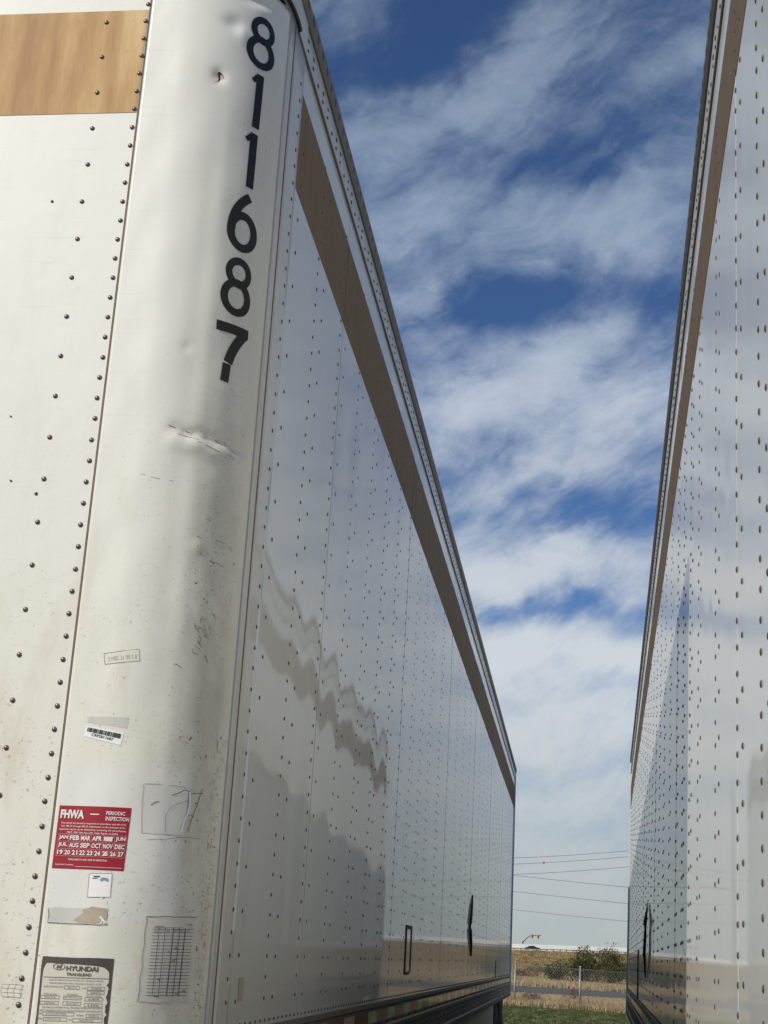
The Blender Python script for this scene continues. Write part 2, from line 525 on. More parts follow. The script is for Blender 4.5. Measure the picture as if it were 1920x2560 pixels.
def build_box(T, cols, seams, off2, zt, side_mat, stripe_mat, big_r, n_single):
    """everything both trailers share. zt = (sheet bottom, stripe low, stripe high, rail low, lip low, roof)"""
    zb, st0, st1, zr, zl, zroof = zt
    s_side = seams[0]
    # inner shell
    m = MB()
    m.box(-2.588, -.012, T.s0 + .30, T.s1 - .05, 1.02, zroof - .03)
    T.part('inner_wall', m, MT['core'])
    # sheets, each its own panel with an open joint to the next
    for i in range(len(seams) - 1):
        a, b = seams[i], seams[i + 1]
        pr = 0.0006 * (i % 2)
        m = MB().box(-.011, pr, a + .002, b - .002, zb, zr + .01)
        T.part('side_panel', m, side_mat)
        m = MB().box(-2.6, -2.589, a + .002, b - .002, zb, zr + .01)
        T.part('side_panel', m, side_mat)
        # brown stripe film on each sheet
        a2 = a + .002 if i else a + .004
        jag = rnd.uniform(-.004, .004)
        m = MB().box(pr + .0002, pr + .0012, a2, b - .002, st0 + jag, st1 + jag)
        T.part('painted_stripe', m, stripe_mat)
    # top rail and its overhanging lip
    L = T.s1
    m = MB()
    prof = [(-.01, zr), (.006, zr), (.006, zl), (-.01, zl)]
    for (s_a, s_b) in [(s_side - .13, L)]:
        vs = [(o, s, z) for s in (s_a, s_b) for o, z in prof]
        m.add(vs, [(0, 1, 5, 4), (1, 2, 6, 5), (2, 3, 7, 6), (3, 0, 4, 7), (0, 3, 2, 1), (4, 5, 6, 7)])
    T.part('top_rail', m, MT['rail'])
    m = MB().box(-.02, .007, s_side - .13, L, zr - .008, zr - .0005)
    T.part('rail_sealant', m, MT['sealant'])
    m = MB()
    prof = [(-.01, zl + .001), (.012, zl + .001), (.020, zl + .012), (.020, zroof - .012), (.013, zroof), (-.05, zroof)]
    vs = [(o, s, z) for s in (s_side - .20, L) for o, z in prof]
    k = len(prof)
    m.add(vs, [(i, (i + 1) % k, (i + 1) % k + k, i + k) for i in range(k)] + [tuple(range(k)), tuple(range(k, 2 * k))])
    T.part('roof_lip', m, MT['lip'])
    m = MB()
    s = s_side - .1
    while s < L - .05:
        m.box(.0195, .0208, s, s + .024, zl + .016, zl + .036)
        s += .083
    tag(T.part('lip_bolts', m, MT['black']), kind='stuff')
    m = MB().box(-2.60, -.051, T.s0 + .25, L, zroof - .025, zroof - .004)
    T.part('roof', m, MT['rail'])
    m = MB().box(-2.62, -2.601, T.s0 + .3, L, zr, zroof)
    T.part('top_rail', m, MT['rail'])
    # base rail: three stepped extrusions
    m = MB()
    prof = [(-.03, zb + .012), (.010, zb + .012), (.012, zb - .004), (.006, zb - .010), (.006, zb - .085), (.014, zb - .092), (.014, zb - .112),
            (.004, zb - .120), (.004, zb - .205), (.016, zb - .212), (.016, zb - .255), (-.03, zb - .255)]
    k = len(prof)
    vs = [(o, s, z) for s in (s_side - .13, L) for o, z in prof]
    m.add(vs, [(i, (i + 1) % k, (i + 1) % k + k, i + k) for i in range(k)] + [tuple(range(k)), tuple(range(k, 2 * k))])
    T.part('base_rail', m, MT['alu'])
    m = MB().box(-2.60, -2.57, s_side, L, zb - .255, zb + .012)
    T.part('base_rail', m, MT['alu'])
    # reflective tape, red and white lengths in turn
    s, i = s_side + .15, 0
    while s < L - .3:
        ln = .27 if i % 2 else .39
        m = MB().box(.0062, .0072, s, s + ln - .004, zb - .066, zb - .020)
        T.part('reflective_tape', m, MT['tape_white' if i % 2 else 'tape_red'])
        s += ln
        i += 1
    # rivets
    dome = rivet_dome(big_r, big_r * .38)
    me = mesh_data('rivet', [(v[0] * -T.sg, v[1], v[2]) for v in dome[0]], dome[1], MT['rivet'], True)
    rows = []
    for i, c in enumerate(cols):
        z = st1 - .0 + .0
        zz = 3.845 if T.sg < 0 else 3.72
        while zz > zb + .03:
            rows.append((c, zz, i, 0))
            zz -= .0535
        c2 = c + off2
        zz = 3.845 - .0535 * 7 + .0535 * 2 * 3 if T.sg < 0 else 3.72
        while zz > zb + .03:
            if not (zz > st1 + .02):
                rows.append((c2, zz, i, 1))
            zz -= .107
    bulk = MB()
    cnt = 0
    for (c, z, i, w) in rows:
        if c > T.s1 - .1:
            continue
        jz, js = rnd.uniform(-.0012, .0012), rnd.uniform(-.0015, .0015)
        base = .0034 if c < s_side else .0004
        if st0 < z < st1:
            base = .0010 if c >= s_side else base
        if cnt < n_single and z < zr - .02:
            put('rivet', me, T.root, T.P(base, c + js, z + jz))
            cnt += 1
        else:
            bulk.add([(base + v[0], c + js + v[1], z + jz + v[2]) for v in dome[0]], dome[1])
    d2 = rivet_dome(.0048, .003, 6)
    s = s_side + .02
    while s < L - .05:                       # close-set fasteners along the foot of the sheets and on the rails
        bulk.add([(.0005 + v[0], s + v[1], zb + .024 + v[2]) for v in d2[0]], d2[1])
        s += .0615
    s = s_side + .1
    while s < L - .05:
        for dz, dd in ((-.075, .0), (-.075, .035), (-.150, .1), (-.150, .135), (-.185, .05), (-.185, .085)):
            pr = .006 if dz > -.1 else .004
            bulk.add([(pr + v[0] * 1.3, s + dd + v[1] * 1.5, zb + dz + v[2] * 1.5) for v in d2[0]], d2[1])
        s += .305
    s = s_side + .02
    while s < L - .05:
        for dz in (-.226, -.242):
            bulk.add([(.016 + v[0], s + v[1] * 1.3, zb + dz + v[2] * 1.3) for v in d2[0]], d2[1])
        s += .102
    s, i = s_side - .08, 0
    while s < L - .05:
        for dz in ((.028, .058) if i % 3 else (.028,)):
            bulk.add([(.006 + v[0], s + rnd.uniform(-.008, .008) + v[1] * 1.2, zr + dz + v[2] * 1.2) for v in d2[0]], d2[1])
        s += .088
        i += 1
    tag(T.part('rivet_field', bulk, MT['rivet'], smooth=True), kind='stuff')
    # rear frame
    m = MB().box(-2.6, .012, L, L + .09, 1.0, zroof + .01)
    T.part('rear_frame', m, MT['rail'])
    # running gear
    for s in (L - 1.55, L - 2.85):
        m = MB().tube([(-2.3, s, .50), (-.3, s, .50)], .065, 10)
        T.part('axle', m, MT['steel'])
        for oc in (-.17, -.50, -2.10, -2.43):
            m = MB().lathe([(-.13, .28), (-.14, .34), (-.13, .46), (-.10, .497), (.10, .497), (.13, .46), (.14, .34), (.13, .28)], (oc, s, .50), 'x', 28)
            w = T.part('wheel', m, MT['tyre'], smooth=True)
            m = MB().lathe([(-.12, .285), (-.02, .27), (.0, .18), (.03, .10), (.03, .001)], (oc, s, .50), 'x', 24)
            T.part('rim', m, MT['rim'], w, smooth=True)
    m = MB().box(-2.2, -.45, L - 3.7, L - .8, .72, .995)
    T.part('suspension_frame', m, MT['steel'])
    m = MB().box(-.48, -.06, L - .72, L - .705, .18, .99)
    T.part('mud_flap', m, MT['tyre'])
    m = MB().box(-2.54, -2.12, L - .72, L - .705, .18, .99)
    T.part('mud_flap', m, MT['tyre'])
    m = MB()
    m.box(-2.3, -.3, L + .0, L + .08, .50, .60)
    m.box(-.55, -.45, L + .01, L + .07, .60, 1.0)
    m.box(-2.15, -2.05, L + .01, L + .07, .60, 1.0)
    T.part('underride_bar', m, MT['steel'])
    m = MB().box(-.035, -.02, T.s0 + 6.3, L - 4.0, .30, .992)
    T.part('side_skirt', m, MT['skirt'])
    m = MB().box(-2.58, -2.565, T.s0 + 6.3, L - 4.0, .30, .992)
    T.part('side_skirt', m, MT['skirt'])
    for oc in (-.6, -2.0):
        m = MB().box(oc - .06, oc + .06, T.s0 + 2.2, T.s0 + 2.34, .07, 1.0)
        m.box(oc - .14, oc + .14, T.s0 + 2.13, T.s0 + 2.41, .0, .07)
        T.part('landing_leg', m, MT['steel'])
    m = MB().box(-2.45, -.15, T.s0 + .2, L - .1, .90, .993)
    T.part('floor_frame', m, MT['steel'])


ZL = (1.250, 3.540, 3.845, 3.962, 4.052, 4.115)
ZR = (1.235, 3.436, 3.728, 3.885, 4.010, 4.075)
colsL = columns(3.607, 11, .4573, .655, LEFT.s1)
seamsL = [3.645, 4.568, 5.462, 6.825, 8.19, 9.50, 10.81, 12.12, 13.43, 14.74, 16.05, 17.36, 18.67, LEFT.s1]
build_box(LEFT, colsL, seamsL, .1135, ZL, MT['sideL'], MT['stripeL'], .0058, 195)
colsR = [1.45, 1.90, 2.36, 2.822, 3.425, 4.135, 4.595, 5.05, 5.53, 6.17, 6.86, 7.50, 8.15, 8.80, 9.45, 10.1, 10.75, 11.4, 12.05, 12.7, 13.35, 14.0, 14.65, 15.3, 15.95, 16.6, 17.25, 17.9, 18.4]
seamsR = [1.0, 2.822, 4.135, 5.53, 6.86, 8.15, 9.45, 10.75, 12.05, 13.35, 14.65, 15.95, 17.25, RIGHT.s1]
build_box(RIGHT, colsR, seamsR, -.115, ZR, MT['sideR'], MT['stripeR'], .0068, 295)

# far nose of the right trailer, behind the picture's edge
m = MB()
for z0, z1 in ((1.05, 4.06),):
    prof = [(-2.6, 1.0), (-2.6, .95), (-2.52, .76), (-2.35, .70), (-.25, .70), (-.08, .76), (0, .95), (0, 1.0)]
    vs = [(o, s, z) for z in (z0, z1) for o, s in prof]
    k = len(prof)
    m.add(vs, [(i, (i + 1) % k, (i + 1) % k + k, i + k) for i in range(k)] + [tuple(range(k)), tuple(range(k, 2 * k))])
RIGHT.part('nose', m, MT['nose'])

# ------------------------------------------------------------------ nose of the left trailer
F0, RAD = 3.25, 0.25
ARC = RAD * math.pi / 2


def gs(x):
    return math.exp(-x * x)


def sst(x, a, b):
    t = min(1, max(0, (x - a) / (b - a)))
    return t * t * (3 - 2 * t)


def dent(u, z):
    d = 0.0
    w = sst(u, .06, .10) * (1 - sst(u, .27, .33))
    zc = 2.650 - .05 * max(0, u - .1) + .004 * math.sin(u * 90)
    d += w * (-.0110 * math.exp(-abs(z - zc) / .010) + .0060 * gs((z - zc + .030) / .020))
    # shallow flat along the bend, as if leaned on
    d += -.0013 * gs((u - .115) / .022) * sst(z, 1.9, 2.2) * (1 - sst(z, 3.2, 3.6))
    d += .0010 * gs((u - .150) / .018) * sst(z, 1.3, 1.9) * (1 - sst(z, 3.4, 3.7))
    d += -.013 * gs(math.hypot((u - .195) / .055, (z - 3.925) / .030))
    d += .006 * gs(math.hypot((u - .215) / .040, (z - 3.900) / .016))
    d += -.009 * gs(math.hypot((u - .140) / .030, (z - 3.822) / .022))
    d += .004 * gs(math.hypot((u - .165) / .016, (z - 3.80) / .03))
    d += -.010 * gs(math.hypot((u - .1116) / .018, (z - 3.652) / .020))
    d += .0035 * gs(math.hypot((u - .175) / .015, (z - 2.365) / .015))
    d += -.003 * gs(math.hypot((u - .10) / .012, (z - 2.87) / .012))
    if u > -.08 and u < .34:
        d += .0005 * math.sin(z * 9 + u * 14) * math.sin(u * 22 + 1) + .0005 * math.sin(z * 23 - u * 31)
    return d * sst(u, -.09, -.04)


def N_(u, z, off=0.0):
    off = off + dent(u, z)
    if u < 0:
        return (-RAD + u, F0 - off, z)
    if u < ARC:
        t = u / RAD
        return (-RAD + (RAD + off) * math.sin(t), F0 + RAD - (RAD + off) * math.cos(t), z)
    return (off, F0 + RAD + u - ARC, z)


def nose_sheet(name, u0, u1, z0, z1, du, dz, off, th, mat):
    nu, nz = max(1, round((u1 - u0) / du)), max(1, round((z1 - z0) / dz))
    m = MB()
    vs, fs = [], []
    for layer in (off, off - th):
        for j in range(nz + 1):
            for i in range(nu + 1):
                vs.append(N_(u0 + (u1 - u0) * i / nu, z0 + (z1 - z0) * j / nz, layer))
    k = (nu + 1) * (nz + 1)
    for j in range(nz):
        for i in range(nu):
            a = j * (nu + 1) + i
            fs.append((a, a + 1, a + nu + 2, a + nu + 1))
            fs.append((k + a, k + a + nu + 1, k + a + nu + 2, k + a + 1))
    bd = [i for i in range(nu)] + [i * (nu + 1) + nu for i in range(nz)] + [nz * (nu + 1) + i for i in range(nu, 0, -1)] + [i * (nu + 1) for i in range(nz, 0, -1)]
    for i, a in enumerate(bd):
        b = bd[(i + 1) % len(bd)]
        fs.append((a, k + a, k + b, b))
    m.add(vs, fs)
    return LEFT.part(name, m, mat, smooth=True, fix=False)


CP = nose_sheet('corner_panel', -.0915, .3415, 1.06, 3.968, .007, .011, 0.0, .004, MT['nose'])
# corner post: stepped upright between the rounded panel and the side sheets
nose_sheet('corner_post', .3430, .3600, 1.06, 3.960, .006, .1, .0030, .006, MT['post_ridge'])
nose_sheet('corner_post', .3605, .3840, 1.06, 3.960, .006, .1, .0012, .006, MT['post_ridge'])
nose_sheet('seam_sealant', .3843, .3915, 1.06, 3.958, .004, .1, .0020, .006, MT['sealant'])
nose_sheet('post_flange', .3918, .5365, 1.06, 3.960, .03, .1, .0030, .006, MT['post_ridge'])
# front sheet left of the seam
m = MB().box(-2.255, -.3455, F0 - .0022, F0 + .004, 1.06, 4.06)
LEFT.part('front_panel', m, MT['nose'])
m = MB().box(-.3453, -.3418, F0 - .0012, F0 + .003, 1.06, 4.06)
LEFT.part('seam_sealant', m, MT['sealant'])
m = MB().box(-2.255, -.3475, F0 - .0034, F0 - .0024, 3.528, 3.844)
LEFT.part('painted_stripe', m, MT['tan'])['label'] = 'sun-faded tan band across the front'
m = MB().box(-2.58, -.02, F0 + .28, F0 + .4, 1.03, 4.08)
LEFT.part('front_bulkhead', m, MT['core'])
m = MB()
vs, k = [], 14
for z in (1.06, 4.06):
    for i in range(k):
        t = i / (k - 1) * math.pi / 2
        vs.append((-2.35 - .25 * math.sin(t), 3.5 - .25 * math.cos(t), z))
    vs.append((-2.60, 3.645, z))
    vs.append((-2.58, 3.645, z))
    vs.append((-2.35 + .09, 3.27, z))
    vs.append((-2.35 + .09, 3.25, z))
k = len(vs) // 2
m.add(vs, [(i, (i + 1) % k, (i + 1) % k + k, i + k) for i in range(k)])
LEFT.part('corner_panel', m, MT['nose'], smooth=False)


# cap over the rounded corner with the black gasket under it
def cap_low(u):
    return 3.962 + (.030 * (1 - sst(u, .26, .42)) + .04 * (1 - sst(u, .05, .28)))


vs, fs = [], []
us = [-.0915 + i * .012 for i in range(int((.52 + .0915) / .012) + 1)]
for u in us:
    zl = cap_low(u)
    for off, z in ((-.004, zl), (.007, zl), (.009, zl + .03), (.010, 4.085), (.022, 4.09), (.022, 4.112), (.0, 4.118), (-.05, 4.118)):
        b = N_(u, 3.4, 0)            # plan position from an undented height
        b0 = N_(u, 3.4, 1.0)
        d = dent(u, 3.4)
        nx, ny = b0[0] - b[0], b0[1] - b[1]
        vs.append((b[0] + nx * (off - d), b[1] + ny * (off - d), z))
for i in range(len(us) - 1):
    for j in range(7):
        fs.append((i * 8 + j, i * 8 + j + 1, (i + 1) * 8 + j + 1, (i + 1) * 8 + j))
m = MB().add(vs, fs)
LEFT.part('corner_cap', m, MT['rail'], smooth=False)
m = MB().box(-2.3, -.3415, F0 - .008, F0 + .05, 4.06, 4.118)
LEFT.part('front_cap', m, MT['rail'])
m = MB().tube([N_(u, cap_low(u), .010) for u in [-.09 + i * .02 for i in range(26)]], .0062, 8)
LEFT.part('cap_gasket', m, MT['black'], smooth=True)['label'] = 'thick black gasket under the corner cap'

# front rivets, one object each
dome = rivet_dome(.0064, .0040, 12)
me = mesh_data('rivet', [LEFT.P(v[2], -v[0], v[1]) for v in dome[0]], dome[1], MT['rivet_front'], True)
cx_, cy_, cz_ = LEFT.P(0, 0, 0)
me.transform(Matrix.Translation((-cx_, -cy_, -cz_)))
spots = [(-.3505 - i * .00041, 3.863 - i * .05426) for i in range(48)] + [(-.459 - i * .0008, 3.807 - i * .1079) for i in range(25)]
for o_, z_ in spots:
    on_st = 3.528 < z_ < 3.844
    put('rivet', me, LEFT.root, LEFT.P(o_ + rnd.uniform(-.001, .001), F0 - (.0036 if on_st else .0024), z_ + rnd.uniform(-.001, .001)))
for o_, z_, k in ((-.544, 3.269, .6), (-.574, 2.674, .35), (-.551, 2.507, .45), (-.483, 2.475, .7)):
    r = put('rivet', me, LEFT.root, LEFT.P(o_, F0 - .0024, z_))
    r.scale = (k, 1, k)


# ------------------------------------------------------------------ numerals on the corner
def wrap_obj(name, polys, mat, off, parent=None, label=None):
    """polys: list of (list of (u, z), faces)"""
    m = MB()
    for vs, fs in polys:
        m.add([N_(u, z, off) for u, z in vs], fs)
    o = LEFT.part(name, m, mat, parent, smooth=True, fix=False)
    if label:
        o['label'] = label
    return o


def ring(cu, cz, ru, rz, iu, iz, n=40, a0=0, a1=360):
    vs, fs = [], []
    full = abs(a1 - a0) >= 360
    cnt = n if full else n + 1
    for i in range(cnt):
        t = math.radians(a0 + (a1 - a0) * i / n)
        for k in (0, .5, 1):
            vs.append((cu + (ru + (iu - ru) * k) * math.cos(t), cz + (rz + (iz - rz) * k) * math.sin(t)))
    for i in range(n):
        b, c = i * 3, ((i + 1) % cnt) * 3
        fs += [(b, c, c + 1, b + 1), (b + 1, c + 1, c + 2, b + 2)]
    return vs, fs


def stroke(pts, w):
    """constant-width ribbon along points"""
    vs, fs = [], []
    P = [Vector(p) for p in pts]
    for i, p in enumerate(P):
        d = (P[min(i + 1, len(P) - 1)] - P[max(0, i - 1)]).normalized()
        nrm = Vector((-d.y, d.x))
        ww = w[i] if isinstance(w, list) else w
        for k in (-.5, 0, .5):
            vs.append(tuple(p + nrm * ww * k))
    for i in range(len(P) - 1):
        b, c = i * 3, (i + 1) * 3
        fs += [(b, c, c + 1, b + 1), (b + 1, c + 1, c + 2, b + 2)]
    return vs, fs


def curve_pts(p0, p1, p2, n=14):
    return [((1 - t) ** 2 * p0[0] + 2 * t * (1 - t) * p1[0] + t * t * p2[0], (1 - t) ** 2 * p0[1] + 2 * t * (1 - t) * p1[1] + t * t * p2[1]) for t in [i / n for i in range(n + 1)]]


def eight(u0, u1, z0, z1, off):
    w, h = u1 - u0, z1 - z0
    a = ring((u0 + u1) / 2 + .02 * w, z1 - .262 * h, .43 * w, .262 * h, .225 * w, .135 * h)
    b = ring((u0 + u1) / 2, z0 + .31 * h, .5 * w, .31 * h, .275 * w, .185 * h)
    m = MB()
    m.add([N_(u, z, off) for u, z in a[0]], a[1])
    m.add([N_(u, z, off + .0004) for u, z in b[0]], b[1])
    return m


DO = .0014
d = LEFT.part('numeral', eight(.1775, .2755, 3.718, 3.879, DO), MT['digit'], fix=False)
d['label'] = 'black figure 8 at the top of the number'
for (dz, lab) in ((0, 'upper black figure 1'), (-.1805, 'lower black figure 1')):
    k = -.0025 if dz else 0
    pts = stroke([(.2310 + k, 3.700 + dz), (.2308 + k, 3.68 + dz), (.2306 + k, 3.62 + dz), (.2300 + k, 3.537 + dz)], .0245)
    flag = stroke([(.2220 + k, 3.6905 + dz), (.2140 + k, 3.6800 + dz), (.2065 + k, 3.6735 + dz)], [.016, .0145, .0135])
    m = MB()
    m.add([N_(u, z, DO) for u, z in pts[0]], pts[1])
    m.add([N_(u, z, DO + .0004) for u, z in flag[0]], flag[1])
    LEFT.part('numeral', m, MT['digit'], fix=False)['label'] = lab
m = MB()
r6 = ring(.2205, 3.224, .0490, .0570, .0255, .0345)
s6 = stroke(curve_pts((.1838, 3.222), (.1840, 3.290), (.2330, 3.3285)), .0245)
m.add([N_(u, z, DO) for u, z in r6[0]], r6[1])
m.add([N_(u, z, DO + .0004) for u, z in s6[0]], s6[1])
LEFT.part('numeral', m, MT['digit'], fix=False)['label'] = 'black figure 6'
LEFT.part('numeral', eight(.1705, .2665, 2.986, 3.149, DO), MT['digit'], fix=False)['label'] = 'black figure 8 between the 6 and the 7'
m = MB()
for i, (pts, w) in enumerate(((([(.1690 + i * .0101, 2.9470 + i * .0003) for i in range(11)]), .0265),
                              (curve_pts((.2595, 2.9480), (.2220, 2.905), (.2110, 2.8545)), .0265),
                              ([(.2080, 2.8510), (.2068, 2.8300), (.2052, 2.8020)], .0240))):
    st = stroke(pts, w)
    m.add([N_(u, z, DO + .0004 * i) for u, z in st[0]], st[1])
LEFT.part('numeral', m, MT['digit'], fix=False)['label'] = 'black figure 7 torn through near its foot'


# ------------------------------------------------------------------ stickers on the nose
class Card:
    """a label stuck on the nose: corners top-left, top-right, bottom-right, bottom-left in (u, z)"""
    def __init__(self, name, corners, mat, label, off=.0008, nu=12, nz=8, edge=0.0):
        self.c = corners
        self.off = off
        vs, fs = [], []
        for j in range(nz + 1):
            for i in range(nu + 1):
                x, y = i / nu, j / nz
                if edge and i in (0, nu):
                    x += rnd.uniform(-edge, edge)
                if edge and j in (0, nz):
                    y += rnd.uniform(-edge, edge)
                vs.append(self.uv(x, y))
        for j in range(nz):
            for i in range(nu):
                a = j * (nu + 1) + i
                fs.append((a, a + 1, a + nu + 2, a + nu + 1))
        self.o = wrap_obj(name, [(vs, fs)], mat, off, None, label)
        self.ink = {}

    def uv(self, x, y):
        tl, tr, br, bl = self.c
        return tuple((tl[k] * (1 - x) + tr[k] * x) * (1 - y) + (bl[k] * (1 - x) + br[k] * x) * y for k in (0, 1))

    def mesh(self, key):
        return self.ink.setdefault(key, MB())

    def text(self, key, s, x0, x1, y0, y1, bold=0.0, shear=0.0):
        V, F = text2d(s, bold, shear)
        self.mesh(key).add([N_(*self.uv(x0 + (x1 - x0) * a, y1 + (y0 - y1) * b), self.off + .0011) for a, b in V], F)

    def quad(self, key, x0, x1, y0, y1, n=6, lift=.0008):
        vs, fs = [], []
        for i in range(n + 1):
            x = x0 + (x1 - x0) * i / n
            vs += [N_(*self.uv(x, y0), self.off + lift), N_(*self.uv(x, y1), self.off + lift)]
        for i in range(n):
            fs.append((2 * i, 2 * i + 2, 2 * i + 3, 2 * i + 1))
        self.mesh(key).add(vs, fs)

    def line(self, key, pts, w, lift=.0009):
        st = stroke([self.uv(*p) for p in pts], w)
        self.mesh(key).add([N_(u, z, self.off + lift) for u, z in st[0]], st[1])

    def finish(self, names):
        for key, (nm, mat) in names.items():
            if key in self.ink:
                LEFT.part(nm, self.ink[key], MT[mat], self.o, fix=False)


# red periodic inspection sticker
c = Card('inspection_sticker', [(-.0813, 1.7402), (.0825, 1.7421), (.0793, 1.6045), (-.0826, 1.6028)], MT['sticker_red'], 'crimson inspection sticker with white months and years', nu=16, nz=6)
c.text('w', 'FHWA', .03, .365, .065, .205, .045)
c.quad('w', .45, .575, .118, .135)
c.text('w', 'PERIODIC', .67, .925, .070, .130, .02)
c.text('w', 'INSPECTION', .67, .985, .155, .220, .02)
for i, (s, a, b) in enumerate((('This vehicle has passed an inspection in accordance with 49 C.F.R.', .05, .96), ('Part 396.17 through 396.23. Information on the contents of the', .06, .95),
                               ('inspection report can be obtained by contacting the owner/lessee,', .035, .97), ('CRST, 3930 16th Ave. S.W. Cedar Rapids, IA 52404', .15, .86))):
    c.text('w', s, a, b, .262 + i * .050, .300 + i * .050, .008)
gx0, gx1, gy0, gy1 = .035, .985, .452, .800
for j, row in enumerate((('JAN', 'FEB', 'MAR', 'APR', 'MAY', 'JUN'), ('JUL', 'AUG', 'SEP', 'OCT', 'NOV', 'DEC'), ('19', '20', '21', '22', '23', '24', '25', '26', '27'))):
    ya, yb = gy0 + (gy1 - gy0) * j / 3, gy0 + (gy1 - gy0) * (j + 1) / 3
    for i, s in enumerate(row):
        xa, xb = gx0 + (gx1 - gx0) * i / len(row), gx0 + (gx1 - gx0) * (i + 1) / len(row)
        c.text('w', s, xa + .013, xb - .013, ya + .020, yb - .020, .034)
    for i in range(len(row) + 1):
        xa = gx0 + (gx1 - gx0) * i / len(row)
        c.quad('p', xa - .0015, xa + .0015, ya, yb, 1)
for j in range(4):
    y = gy0 + (gy1 - gy0) * j / 3
    c.quad('p', gx0, gx1, y - .002, y + .002, 12)
c.quad('w', .70, .80, .478, .545)
c.quad('w', .705, .735, .720, .772)
c.text('w', 'PUNCH MONTH AND YEAR OF INSPECTION', .22, .76, .838, .868, .012)
c.text('w', 'Inspection Location:', .045, .305, .920, .955, .005)
c.quad('w', .33, .97, .957, .963)
c.finish({'w': ('printed_text', 'ink_white'), 'p': ('printed_grid', 'ink_pink')})

# small white label under it (its square code is left out)
c = Card('asset_label', [(.005, 1.5949), (.0551, 1.5983), (.0561, 1.5475), (.0062, 1.5451)], MT['paper_white'], 'small square white label under the crimson sticker', edge=.012)
c.quad('k', .20, .48, .10, .15)
c.quad('k', .15, .40, .19, .215)
for p_, q_ in (((0, 0), (1, 0)), ((1, 0), (1, 1)), ((1, 1), (0, 1)), ((0, 1), (0, 0))):
    c.line('e', [p_, ((p_[0] + q_[0]) / 2, (p_[1] + q_[1]) / 2), q_], .0007)
c.line('t', [(.52, .30), (.62, .22), (.74, .24), (.86, .30)], .006)
c.finish({'k': ('printed_text', 'ink_black'), 't': ('printed_emblem', 'teal'), 'e': ('label_outline', 'scuff')})

# remains of a torn-off label
c = Card('label_residue', [(-.0798, 1.519), (.0538, 1.5229), (.0556, 1.4889), (-.0778, 1.4863)], MT['residue_grey'], 'torn brownish label remnant above the data plate', nu=22, nz=8, edge=.02)
vs = [(.44, .78), (.52, .55), (.60, .30), (.58, .10), (.66, .04), (.74, -.12), (.86, -.05), (.98, .0), (1.0, .35), (.99, .62), (.93, .80), (.80, .95), (.66, .92), (.55, .96)]
st = MB()
cu, cv = .76, .45
ringv = [c.uv(*p) for p in vs]
cc = c.uv(cu, cv)
mid = [((a[0] + cc[0]) / 2, (a[1] + cc[1]) / 2) for a in ringv]
k = len(ringv)
fs = [(i, (i + 1) % k, k + (i + 1) % k, k + i) for i in range(k)] + [(k + i, k + (i + 1) % k, 2 * k) for i in range(k)]
wrap_obj('glue_stain', [(ringv + mid + [cc], fs)], MT['residue'], .0014, c.o)
c.line('k', [(0, .05), (.02, .5), (0, .97), (.25, 1.0), (.6, 1.02), (.9, 1.04), (1.0, .97)], .0010)
c.line('w', [(.88, .50), (.93, .68), (.97, .90)], .0035)
c.line('w', [(.93, .68), (.90, .95)], .0025)
c.finish({'k': ('torn_edge', 'plate_edge'), 'w': ('paper_shred', 'paper_white')})

# maker's data plate
c = Card('data_plate', [(-.0797, 1.416), (.0792, 1.4191), (.0790, 1.262), (-.0779, 1.256)], MT['plate_edge'], 'maker data plate with dark peeled edges and printed boxes', nu=14, nz=8, edge=.004)
# pale face with rounded top and bitten right edge
face = []
bite = []
for j in range(25):
    y = .085 + (1 - .085) * j / 24
    xl = .035 + (.12 * (1 - y / .2) ** 2 if y < .2 else 0)
    xr = .955 - (.16 * (1 - (y - .085) / .12) ** 2 if y < .205 else 0) - (.012 * math.sin(y * 41) + .010 * math.sin(y * 73 + 1) if y > .25 else 0)
    bite.append((xl, xr, y))
vs, fs = [], []
for xl, xr, y in bite:
    for i in range(11):
        x = xl + (xr - xl) * i / 10
        yy = y + (.035 * x * x if y < .1 else 0)
        vs.append(c.uv(x, yy))
for j in range(len(bite) - 1):
    for i in range(10):
        a = j * 11 + i
        fs.append((a, a + 1, a + 12, a + 11))
pf = wrap_obj('plate_face', [(vs, fs)], MT['paper'], .0014, c.o)
c.off = .0016
e0, e1 = c.uv(.255, .125), None
rg = ring(e0[0], e0[1], .0138, .0072, .0122, .0060, 28)
c.mesh('g').add([N_(u, z, .0027) for u, z in rg[0]], rg[1])
for pts in ([(.225, .150), (.245, .105)], [(.268, .150), (.290, .100)], [(.236, .128), (.258, .122), (.276, .128)]):
    c.line('g', pts, .0030, .0012)
c.text('g', 'HYUNDAI', .36, .80, .110, .178, .03)
c.text('g', 'TRANSLEAD', .37, .715, .200, .240, .025)
c.quad('r', .05, .95, .262, .268, 10)
c.text('g', 'MANUFACTURED BY HYUNDAI DE MEXICO S.A. TIJUANA B.C. MEXICO', .13, .88, .288, .312)
c.text('g', 'MANUFACTURED FOR HYUNDAI TRANSLEAD, SAN DIEGO, CA USA', .14, .86, .330, .352)


def field(x0, x1, y0, y1, s='', a=.2, b=.8):
    for (p, q_) in (((x0, y0), (x1, y0)), ((x0, y1), (x1, y1)), ((x0, y0), (x0, y1)), ((x1, y0), (x1, y1))):
        c.line('r', [p, ((p[0] + q_[0]) / 2, (p[1] + q_[1]) / 2), q_], .0007)
    if s:
        c.text('g', s, x0 + (x1 - x0) * a, x0 + (x1 - x0) * b, y0 + .012, y1 - .012)


